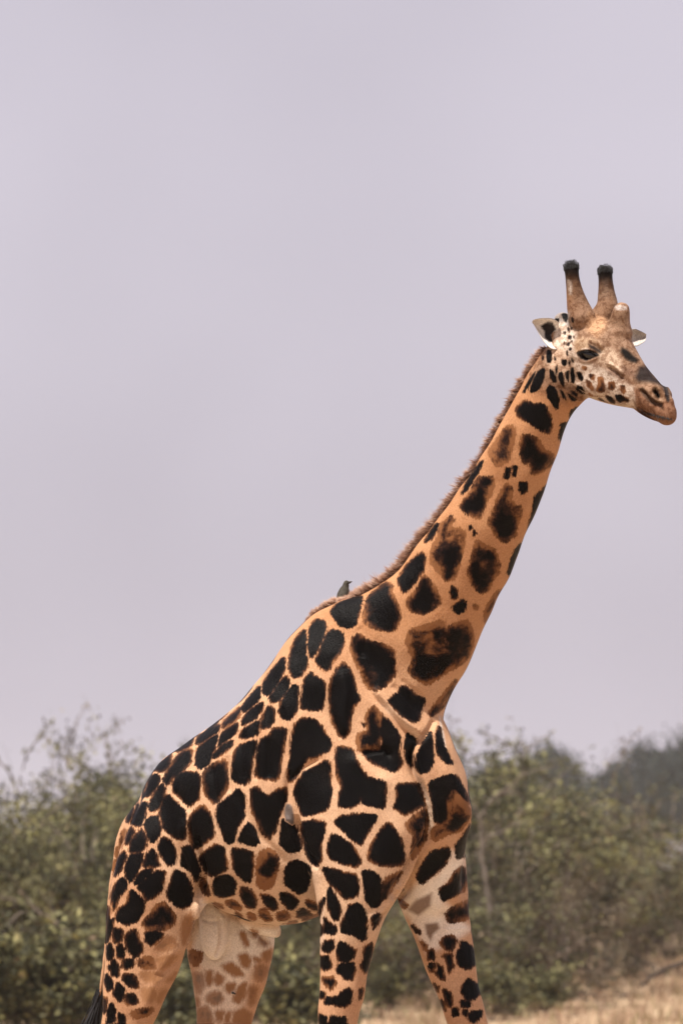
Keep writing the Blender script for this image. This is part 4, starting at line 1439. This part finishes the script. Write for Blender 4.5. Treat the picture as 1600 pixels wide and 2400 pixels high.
def coat_material():
    k = N('giraffe_coat')
    sd = k.attr('spot').outputs['Fac']
    tn = k.attr('tone').outputs['Fac']
    ct = k.attr('coat').outputs['Color']
    hd = k.attr('rough_fur').outputs['Fac']
    tcn = k.n('TexCoord')
    mp = k.n('Mapping')
    mp.inputs['Scale'].default_value = (1.0, 1.0, 0.28)
    mp.inputs['Rotation'].default_value = (0.0, 0.35, 0.0)
    k.l(tcn.outputs['Object'], mp.inputs['Vector'])
    edge = k.noise(120, 3, 0.65, mp.outputs[0])
    strand = k.noise(300, 2, 0.6, mp.outputs[0])
    dust = k.noise(5.5, 5, 0.7, None, 0.6)
    mott = k.noise(14, 4, 0.6)
    fine = k.noise(170, 3, 0.7)
    big = k.noise(4.0, 4, 0.55)
    amp = k.ramp(hd, 0, 1, 0.034, 0.014)
    d = k.math('ADD', sd, k.math('MULTIPLY', k.math('SUBTRACT', edge, 0.5), amp))
    mask = k.math('MAXIMUM', k.math('MULTIPLY', k.ramp(d, -0.0035, 0.0045), k.ramp(tn, 0.6, 0.9, 1.0, 0.0)), k.math('MULTIPLY', k.ramp(d, -0.012, 0.016), k.ramp(tn, 0.5, 0.9, 0.0, 1.0)))
    streak = k.noise(9, 4, 0.6, None, 0.3)
    x = k.math('ADD', k.math('MULTIPLY', k.math('MINIMUM', d, 0.04), k.ramp(tn, 0.02, 0.2, 62.0, 26.0)), k.math('MULTIPLY', k.math('SUBTRACT', streak, 0.5), k.ramp(tn, 0.0, 0.4, 1.8, 4.2)))
    x = k.math('SUBTRACT', k.math('ADD', x, 0.30), k.math('MULTIPLY', tn, 1.25))
    r = k.n('ValToRGB')
    k.l(x, r.inputs[0])
    el = r.color_ramp.elements
    el.new(0.5)
    el.new(0.5)
    for e, (p_, c_) in zip(el, ((0.0, (0.205, 0.088, 0.036)), (0.28, (0.10, 0.040, 0.017)), (0.58, (0.022, 0.009, 0.0055)), (0.92, (0.0018, 0.0013, 0.0013)))):
        e.position = p_
        e.color = (*c_, 1)
    sp = k.mix(k.ramp(tn, 0.72, 0.92, 0.0, 0.75), r.outputs[0], (0.34, 0.175, 0.085))
    cv = k.mix(k.ramp(big, 0.3, 0.7, 0.0, 0.5), ct, k.mix(1.0, ct, (0.80, 0.72, 0.66), 'MULTIPLY'))
    cv = k.mix(k.ramp(mott, 0.45, 0.72, 0.0, 0.55), cv, k.mix(1.0, cv, (1.12, 1.10, 1.08), 'MULTIPLY'))
    grain = k.mix(k.ramp(fine, 0.3, 0.75), (0.86, 0.84, 0.82), (1.10, 1.10, 1.10))
    cv = k.mix(1.0, cv, grain, 'MULTIPLY')
    # blotchy brown fur on the head
    hb = k.math('MULTIPLY', hd, k.ramp(k.noise(40, 4, 0.7), 0.44, 0.60, 0.0, 0.8))
    cv = k.mix(hb, cv, k.mix(1.0, cv, (0.48, 0.38, 0.32), 'MULTIPLY'))
    cv = k.mix(1.0, cv, k.mix(k.ramp(strand, 0.3, 0.7), (0.86, 0.84, 0.82), (1.12, 1.12, 1.12)), 'MULTIPLY')
    sp = k.mix(k.math('MULTIPLY', k.ramp(dust, 0.52, 0.75, 0.0, 0.05), k.ramp(strand, 0.35, 0.65)), sp, (0.20, 0.16, 0.14))
    cv = k.mix(k.ramp(dust, 0.48, 0.70, 0.0, 0.6), cv, k.mix(1.0, cv, (0.80, 0.73, 0.68), 'MULTIPLY'))
    fleck = k.ramp(k.noise(95, 2, 0.5), 0.70, 0.76, 0.0, 0.5)
    cv = k.mix(fleck, cv, (0.10, 0.05, 0.03))
    col = k.mix(mask, cv, sp)
    wr = k.noise(26, 3, 0.55, mp.outputs[0], 0.5)
    k.bump(k.math('ADD', k.math('MULTIPLY', wr, 2.2), k.math('ADD', k.math('MULTIPLY', fine, 0.5), k.math('ADD', strand, edge))), 0.45, 0.006)
    k.b.inputs['Sheen Weight'].default_value = 0.0
    k.b.inputs['Sheen Roughness'].default_value = 0.35
    return k.done(col, k.ramp(edge, 0.3, 0.7, 0.40, 0.52), k.ramp(mask, 0.0, 1.0, 0.05, 0.075))


COATM = coat_material()
giraffe = empty('giraffe', (P(620, 2000, 0.07)[0], 0.07, 0.0))
tag(giraffe, 'big dark patched giraffe walking in front of the thicket, head turned towards us', 'giraffe')
body_me.materials.clear()
body = link('body', body_me, COATM)
keep(body, giraffe)
bvh = BVHTree.FromPolygons([tuple(v) for v in co], [tuple(p.vertices) for p in body_me.polygons])


def on_body(px, py):
    d = Vector(ray(px, py)).normalized()
    hit = bvh.ray_cast(Vector(CAM), d)
    return (np.array(hit[0]), np.array(hit[1])) if hit[0] is not None else (P(px, py, 0), np.array((0, -1.0, 0)))


# eyes
k = N('eye_gloss')
EYE = k.done(k.mix(k.ramp(k.noise(60, 2), 0.4, 0.6), (0.004, 0.003, 0.003), (0.010, 0.007, 0.006)), 0.08, 0.5)
pe, ne = on_body(1375, 829)
for s in (-1, 1):
    c = pe + np.array(HW) * 0.012
    loc = ((c - HEAD_O) @ HU, (c - HEAD_O) @ HV, abs((c - HEAD_O) @ HW))
    m = bmesh.new()
    bmesh.ops.create_uvsphere(m, u_segments=24, v_segments=16, radius=1.0)
    me = bpy.data.meshes.new('eyeball')
    m.to_mesh(me)
    m.free()
    me.polygons.foreach_set('use_smooth', [True] * len(me.polygons))
    ctr = HL(loc[0], loc[1], s * loc[2])
    R3 = Matrix((HU * .046, HV * .026, HW * .022)).transposed()
    o = link('eyeball', me, EYE)
    o.matrix_basis = Matrix.Translation(ctr) @ R3.to_4x4()
    keep(o, giraffe)


# hair: thin three sided spikes
def hair_mesh(name, roots, dirs, length, width, seed, bend=0.25, shade_fn=None):
    r = np.random.default_rng(seed)
    n = len(roots)
    dirs = dirs / np.linalg.norm(dirs, axis=1)[:, None]
    ln = length[:, None]
    b = r.normal(0, 1, (n, 3))
    b -= (b * dirs).sum(1)[:, None] * dirs
    b /= np.linalg.norm(b, axis=1)[:, None]
    p1 = roots + dirs * ln * 0.5 + b * ln * bend * 0.25
    p2 = roots + dirs * ln * 0.97 + b * ln * bend
    s = np.cross(dirs, b)
    V = []
    for base, wd in ((roots, width), (p1, width * 0.8)):
        for a in (0, 2.094, 4.189):
            V.append(base + (b * math.cos(a) + s * math.sin(a)) * wd)
    V.append(p2)
    V = np.stack(V, 1).reshape(-1, 3)
    k = np.arange(n)[:, None] * 7
    F = [k + f for f in ((0, 1, 4), (0, 4, 3), (1, 2, 5), (1, 5, 4), (2, 0, 3), (2, 3, 5), (3, 4, 6), (4, 5, 6), (5, 3, 6))]
    me = quick_mesh(name, V, np.concatenate(F), True)
    base_shade = r.uniform(0, 0.35, n) if shade_fn is None else shade_fn(r, n)
    base_shade = np.asarray(base_shade)
    sh = np.repeat(base_shade, 7).reshape(n, 7)
    sh[:, 6] += 0.65
    sh[:, 3:6] += 0.15
    attr(me, 'shade', np.clip(sh.ravel(), 0, 1))
    return me


def hair_material(name, stops):
    k = N(name)
    r = k.n('ValToRGB')
    k.l(k.attr('shade').outputs['Fac'], r.inputs[0])
    el = r.color_ramp.elements
    while len(el) < len(stops):
        el.new(0.5)
    for e, (p, c) in zip(el, stops):
        e.position = p
        e.color = (*c, 1)
    return k.done(r.outputs[0], 0.45, 0.4)


MANE = hair_material('mane_hair', [(0, (0.060, 0.022, 0.010)), (0.3, (0.13, 0.050, 0.024)), (0.7, (0.27, 0.125, 0.068)), (1, (0.58, 0.42, 0.32))])
BLACKHAIR = hair_material('black_hair', [(0, (0.006, 0.005, 0.005)), (1, (0.03, 0.026, 0.026))])
# nape line with the depth of the neck's middle, and hair length in photo pixels
NAPE = resample([(712, 1462, -.005, 6), (735, 1436, -.03, 16), (775, 1412, -.075, 22), (800, 1405, -.09, 14), (825, 1399, -.11, 18), (850, 1391, -.13, 34), (885, 1370, -.15, 36), (918, 1348, -.17, 33), (945, 1318, -.19, 34), (969, 1286, -.21, 36), (995, 1253, -.23, 36), (1020, 1224, -.25, 30), (1045, 1188, -.27, 30),
                 (1071, 1153, -.29, 30), (1122, 1080, -.335, 31), (1173, 990, -.385, 31), (1224, 897, -.43, 30), (1255, 846, -.455, 28), (1275, 812, -.475, 22)], 8)
rh = np.random.default_rng(21)
nh, nlock = 16000, 620
lock = rh.integers(0, nlock, nh)
lock_t = rh.uniform(0, len(NAPE) - 1.001, nlock)
lock_len = rh.uniform(0.58, 1.10, nlock)
lock_dir = rh.normal(0, 0.15, (nlock, 3))
lock_shade = rh.uniform(0, 0.75, nlock) ** 1.5
lock_back = rh.normal(0.55, 0.22, nlock)
wig = rh.normal(0, 0.10, nh)
ti = np.clip(lock_t[lock] + wig, 0, len(NAPE) - 1.001)
spread = rh.uniform(0, 1, nh) < 0.35
ti[spread] = rh.uniform(0, len(NAPE) - 1.001, spread.sum())
wig[spread] = 0
i0 = ti.astype(int)
fr = (ti - i0)[:, None]
S_ = NAPE[i0] * (1 - fr) + NAPE[i0 + 1] * fr
T_ = NAPE[i0 + 1] - NAPE[i0]
T_ = T_[:, :2] / np.linalg.norm(T_[:, :2], axis=1)[:, None]
roots = np.array([P(a, b, c) for a, b, c in S_[:, :3]])
fwd = np.stack((T_[:, 0], np.full(nh, -0.28), -T_[:, 1]), 1)
fwd /= np.linalg.norm(fwd, axis=1)[:, None]
outw = np.stack((T_[:, 1], np.zeros(nh), T_[:, 0]), 1)
outw[:, 0] = -np.abs(outw[:, 0])
outw[:, 2] = np.abs(outw[:, 2])
clumpn = np.sin(ti * 9.7) * 0.5 + np.sin(ti * 23.3 + 1) * 0.5
off = rh.normal(0, 0.012, nh)
roots = roots + LAT * off[:, None] - outw * (0.014 + 0.35 * np.abs(off))[:, None]
dirs = outw - fwd * (lock_back[lock] + wig * 1.6)[:, None] + lock_dir[lock] + rh.normal(0, 0.07, (nh, 3)) + LAT * (off * 9)[:, None]
ragged = 0.80 + 0.16 * clumpn + 0.12 * np.sin(ti * 3.1)
ln = (S_[:, 3] * PXM * 0.92 + 0.014) * rh.uniform(0.75, 1.12, nh) * lock_len[lock] * ragged
under = spread
ln[under] = (S_[under, 3] * PXM * 0.75 + 0.014) * rh.uniform(0.7, 1.0, under.sum())
dirs[under] = outw[under] - fwd[under] * 0.6 + rh.normal(0, 0.15, (under.sum(), 3))
mane = link('mane', hair_mesh('mane', roots, dirs, ln, 0.0015, 22, 0.25, lambda r, n: np.clip(lock_shade[lock] + r.uniform(-.1, .15, n), 0, .7)), MANE)
keep(mane, giraffe)

# tail tuft
nt = 900
ft = rh.uniform(0, 1, nt)
tb = np.array([P(238 - 10 * f, 2325 + 40 * f, .31) for f in ft])
tuft = link('tail_tuft', hair_mesh('tail_tuft', tb + rh.normal(0, .008, (nt, 3)), np.array((-.30, 0, -1.0)) + rh.normal(0, .07, (nt, 3)), rh.uniform(.30, .70, nt), 0.0032, 23, 0.12), BLACKHAIR)
keep(tuft, giraffe)

# tufts on the ossicones, lip whiskers
rr, dd, ll = [], [], []
for tip, basep in ((PH(1338, 628, -.10), PH(1345, 680, -.095)), (PH(1417, 638, .11), PH(1420, 685, .10))):
    ax = (tip - basep) / np.linalg.norm(tip - basep)
    for _ in range(650):
        q = rh.normal(0, 1, 3)
        q -= ax * (q @ ax)
        q /= np.linalg.norm(q)
        h = rh.uniform(-.012, .030)
        rad = .033 if h < .015 else .027
        rr.append(tip + ax * h + q * rad * (1 if h < .02 else rh.uniform(.2, 1)))
        dd.append(q * rh.uniform(.2, .6) + ax * rh.uniform(.6, 1.1))
        ll.append(rh.uniform(.005, .012))
tufts = link('ossicone_tuft', hair_mesh('ossicone_tuft', np.array(rr), np.array(dd), np.array(ll), 0.0012, 24, 0.3), hair_material('tuft_hair', [(0, (0.004, 0.0035, 0.0035)), (0.6, (0.012, 0.011, 0.011)), (1, (0.03, 0.028, 0.028))]))
keep(tufts, giraffe)
rr, dd, ll = [], [], []
for _ in range(160):
    f = rh.uniform(0, 1)
    p, n_ = on_body(1500 + 75 * f, 958 + 26 * math.sqrt(f) + rh.uniform(-5, 0))
    if np.linalg.norm(p - HEAD_O) > .8:
        continue
    rr.append(p)
    dd.append(np.array((-.2, -.2, -1.0)) + n_ * .6 + rh.normal(0, .25, 3))
    ll.append(rh.uniform(.008, .022))
wh = link('lip_whiskers', hair_mesh('lip_whiskers', np.array(rr), np.array(dd), np.array(ll), 0.0007, 25, 0.2), BLACKHAIR)
keep(wh, giraffe)
rr, dd, ll = [], [], []
for _ in range(90):
    f = rh.uniform(0, 1)
    x, y = np.array((448, 948)) * (1 - f) + np.array((830, 975)) * f
    y -= 62 * math.sin(f * math.pi) * .9
    p, n_ = on_body(1290 + x / 7.467, 700 + y / 7.467)
    rr.append(p - n_ * .002)
    dd.append(np.array((.05, -.75, -.75)) + rh.normal(0, .2, 3) + n_ * .3)
    ll.append(rh.uniform(.012, .024))
el_ = link('eyelashes', hair_mesh('eyelashes', np.array(rr), np.array(dd), np.array(ll), 0.0011, 26, 0.2), BLACKHAIR)
keep(el_, giraffe)


# ears: cupped leaves
def ear(rows, w0, w1, cup, dark, out_col, in_col, seed, base=None):
    rows = resample([(*a, *b) for a, b in rows], 5)
    n, mcols = len(rows), 15
    V, PXY = [], []
    for i, (ax, ay, bx, by) in enumerate(rows):
        s = i / (n - 1)
        w = w0 * (1 - s) + w1 * s
        for j in range(mcols):
            t = j / (mcols - 1)
            px, py = ax * (1 - t) + bx * t, ay * (1 - t) + by * t
            x, y = 1200 + px / 3.92, 580 + py / 3.92
            p = PH(x, y, w)
            bow = math.sin(math.pi * t) * (0.35 + 0.65 * math.sin(math.pi * min(1, s * .9 + .1)))
            p = p + np.array((0, 1.0, 0)) * cup * bow
            if base is not None and s < 0.45:
                f = float(smooth01(np.array(s / 0.45)))
                p = (base[0] * (1 - t) + base[1] * t) * (1 - f) + p * f
            V.append(p)
            PXY.append((px, py))
    Fq = [(i * mcols + j, i * mcols + j + 1, (i + 1) * mcols + j + 1, (i + 1) * mcols + j) for i in range(n - 1) for j in range(mcols - 1)]
    V = np.array(V)
    PXY = np.array(PXY)
    nV = len(V)
    # a second skin behind gives the ear its thickness
    back = V + np.array((0, 0.012, 0))
    F2 = [tuple(reversed([q + nV for q in f])) for f in Fq]
    rim = [i * mcols for i in range(n)] + [(n - 1) * mcols + j for j in range(1, mcols)] + [i * mcols + mcols - 1 for i in range(n - 2, -1, -1)] + [j for j in range(mcols - 2, 0, -1)]
    Fr = [(rim[q], rim[(q + 1) % len(rim)], rim[(q + 1) % len(rim)] + nV, rim[q] + nV) for q in range(len(rim))]
    me = quick_mesh('ear', np.concatenate((V, back)), np.array(Fq + F2 + Fr), True)
    c = np.tile(np.array(in_col), (nV, 1))
    if dark is not None:
        wd = smooth01((poly_sd(PXY, np.array(dark, float).reshape(-1, 2)) + 9) / 14)
        c = c * (1 - wd[:, None]) + np.array((.012, .008, .008)) * wd[:, None]
    attr(me, 'coat', np.concatenate((c, np.tile(np.array(out_col), (nV, 1)))), 'FLOAT_COLOR')
    return me


k = N('ear_fur')
kc = k.attr('coat').outputs['Color']
g_ = k.mix(k.ramp(k.noise(150, 3), 0.3, 0.7), (0.75, 0.74, 0.72), (1.15, 1.15, 1.15))
k.bump(k.noise(200, 2), 0.3, 0.004)
EARM = k.done(k.mix(1.0, kc, g_, 'MULTIPLY'), 0.7, 0.2)
e1 = link('ear', ear([((425, 690), (430, 900)), ((400, 668), (412, 932)), ((360, 650), (360, 930)), ((300, 647), (290, 868)), ((245, 652), (235, 775)), ((205, 660), (200, 712)), ((184, 672), (182, 690))],
                     -.14, -.26, .055, [262, 710, 320, 680, 372, 690, 402, 740, 362, 790, 385, 840, 412, 862, 340, 862, 298, 810, 300, 760], (.5, .42, .36), (.70, .66, .62), 1), EARM)
keep(e1, giraffe)
e2 = link('ear', ear([((1040, 745), (1075, 850)), ((1080, 742), (1105, 885)), ((1120, 744), (1142, 905)), ((1165, 762), (1180, 886)), ((1205, 782), (1215, 862)), ((1228, 797), (1228, 830))],
                     .24, .28, .03, None, (.45, .38, .33), (.47, .43, .40), 2, (HL(-.10, .05, .095), HL(-.15, -.04, .10))), EARM)
keep(e2, giraffe)


# hooves: two claws each
HOOF = plain('hoof_horn', (0.05, 0.035, 0.028), (0.10, 0.075, 0.06), 30, 0.5, 0.4)


def hoof(px, Y):
    c = P(px, 3200, Y)
    for s in (-1, 1):
        V, Fq = [], []
        for z, a0, a1, hwid in ((0.0, -.085, .125, .052), (.02, -.085, .12, .052), (.07, -.07, .085, .046), (.115, -.058, .058, .04)):
            for kk in range(12):
                a = kk * 2 * math.pi / 12
                f = math.cos(a)
                along = (a0 + a1) / 2 + (a1 - a0) / 2 * f
                wid = hwid * math.sin(a) * (1 - .3 * max(0, f) ** 2)
                lateral = s * .046 + wid * .82
                V.append(np.array((c[0], Y, 0)) + np.array((math.cos(BODY_YAW), -math.sin(BODY_YAW), 0)) * along + LAT * lateral + np.array((0, 0, z + 0.004)))
        for i in range(3):
            for kk in range(12):
                a, b = i * 12 + kk, i * 12 + (kk + 1) % 12
                Fq.append((a, b, b + 12, a + 12))
        Fq.append(tuple(range(11, -1, -1)))
        Fq.append(tuple(range(36, 48)))
        keep(link('hoof', mesh('hoof', V, Fq), HOOF), giraffe)


for hx, hy in ((802, -.265), (1186, .11), (268, .02), (496, .41)):
    hoof(hx, hy)


# ------------------------------------------------------------------ the bird on the giraffe's back
def bird():
    y = -.02
    br = lambda px, py: P(740 + px / 9.8, 1321 + py / 9.8, y)
    root = empty('oxpecker', P(803, 1408, y))
    tag(root, 'small dark olive bird perched in the mane on the giraffe\'s back', 'bird')
    st = [(560, 1000, .012), (590, 900, .026), (620, 800, .031), (640, 700, .030), (660, 600, .0235), (680, 530, .0165), (695, 480, .0150), (712, 452, .0150), (735, 438, .0120), (755, 432, .006)]
    S = resample([(*br(a, b), r) for a, b, r in st], 4)
    t = np.gradient(S[:, :3], axis=0)
    t /= np.linalg.norm(t, axis=1)[:, None]
    V, Fq = [], []
    for q, d in zip(S, t):
        s = np.cross(d, (0, 1.0, 0))
        s /= np.linalg.norm(s)
        for kk in range(14):
            a = kk * 2 * math.pi / 14
            V.append(q[:3] + (s * math.cos(a) + np.array((0, .92, 0)) * math.sin(a)) * q[3])
    n = len(S)
    for i in range(n - 1):
        for kk in range(14):
            a, b = i * 14 + kk, i * 14 + (kk + 1) % 14
            Fq.append((a, b, b + 14, a + 14))
    Fq += [tuple(range(13, -1, -1)), tuple(range((n - 1) * 14, n * 14))]
    keep(link('body', mesh('bird_body', V, Fq), plain('olive_feathers', (0.028, 0.023, 0.017), (0.055, 0.047, 0.034), 90, 0.75, 0.25)), root)
    BK = plain('beak_horn', (0.03, 0.024, 0.02), (0.06, 0.045, 0.035), 120, 0.4, 0.4)
    bp = [(735, 440, .0075), (775, 430, .0058), (805, 418, .0035), (832, 408, .001)]
    keep(link('beak', tubes_mesh('beak', [(np.array([br(a, b) for a, b, r in bp]), np.array([r for _, _, r in bp]))], 8), BK), root)
    m = bmesh.new()
    bmesh.ops.create_uvsphere(m, u_segments=10, v_segments=8, radius=.003)
    me = bpy.data.meshes.new('bird_eye')
    m.to_mesh(me)
    m.free()
    for s in (-1, 1):
        o = link('eyeball', me, EYE)
        o.location = br(728, 448) + np.array((0, s * .0125, 0))
        keep(o, root)
    WG = plain('wing_feathers', (0.032, 0.027, 0.022), (0.07, 0.06, 0.045), 60, 0.8, 0.2)
    for s in (-1, 1):
        wv = []
        for px, py, wd in ((640, 640, .010), (610, 740, .022), (585, 840, .022), (560, 960, .014), (545, 1060, .004)):
            c = br(px, py) + np.array((0, s * .031, 0))
            for dx, dy in ((-wd, -.003), (0, .006), (wd, -.003)):
                wv.append(c + np.array((dx, s * dy, 0)))
        wf = [(i * 3 + j, i * 3 + j + 1, i * 3 + j + 4, i * 3 + j + 3) for i in range(4) for j in range(2)]
        o = link('wing', mesh('wing', wv, wf), WG)
        o.modifiers.new('thick', 'SOLIDIFY').thickness = .004
        keep(o, root)
    tv = [br(555, 950) + np.array((-.01, -.012, 0)), br(555, 950) + np.array((-.01, .012, 0)), br(505, 1180) + np.array((0, .016, 0)), br(505, 1180) + np.array((0, -.016, 0))]
    o = link('tail', mesh('bird_tail', tv, [(0, 1, 2, 3)]), WG)
    o.modifiers.new('thick', 'SOLIDIFY').thickness = .005
    keep(o, root)
    for s in (-1, 1):
        a = br(610, 900) + np.array((0, s * .014, 0))
        b = br(640, 1010) + np.array((0, s * .016, 0))
        keep(link('leg', tubes_mesh('bird_leg', [(np.array([a, (a + b) / 2 + (.004, 0, 0), b]), np.array((.004, .003, .003)))], 6), BK), root)


bird()


# a fly on the far hind leg
def fly():
    p, n_ = on_body(548, 2328)
    root = empty('fly', p)
    tag(root, 'small black fly sitting on the giraffe\'s far hind leg', 'fly')
    m = bmesh.new()
    for dx, sx, sz in ((-.004, .0075, .004), (.005, .004, .0035)):
        r_ = bmesh.ops.create_uvsphere(m, u_segments=10, v_segments=8, radius=1)
        bmesh.ops.transform(m, matrix=Matrix.Translation((dx, 0, 0)) @ Matrix.Diagonal((sx, sz, sz, 1)), verts=r_['verts'])
    me = bpy.data.meshes.new('fly_body')
    m.to_mesh(me)
    m.free()
    rot = Matrix.Translation(Vector(p + n_ * .004)) @ Matrix.Rotation(math.radians(25), 4, 'Y')
    o = link('body', me, EYE)
    o.matrix_basis = rot
    keep(o, root)
    WM = plain('fly_wing', (0.12, 0.11, 0.10), (0.2, 0.18, 0.17), 200, 0.3, 0.5)
    for s in (-1, 1):
        o = link('wing', mesh('fly_wing', [(.002, 0, s * .002), (-.004, -.003, s * .006), (-.013, -.004, s * .005), (-.010, -.003, s * .001)], [(0, 1, 2, 3)]), WM)
        o.matrix_basis = rot
        keep(o, root)


fly()


# ------------------------------------------------------------------ haze in the air
def make_haze():
    k = bpy.data.materials.new('haze_air')
    k.use_nodes = True
    t = k.node_tree
    t.nodes.clear()
    out = t.nodes.new('ShaderNodeOutputMaterial')
    pv = t.nodes.new('ShaderNodeVolumePrincipled')
    pv.inputs['Color'].default_value = (0.88, 0.90, 0.96, 1)
    pv.inputs['Density'].default_value = 0.00017
    pv.inputs['Anisotropy'].default_value = 0.0
    t.links.new(pv.outputs[0], out.inputs['Volume'])
    x, y0, y1, z0, z1 = 1700, -1700, 1700, -1.2, 26
    V = [(sx * x, y, z) for z in (z0, z1) for y in (y0, y1) for sx in (-1, 1)]
    me = mesh('haze', V, [(0, 2, 3, 1), (4, 5, 7, 6), (0, 1, 5, 4), (2, 6, 7, 3), (0, 4, 6, 2), (1, 3, 7, 5)], False)
    o = link('haze', me, k)
    o['kind'] = 'stuff'
    tag(o, 'thin pale haze hanging over the whole plain', 'haze')


make_haze()
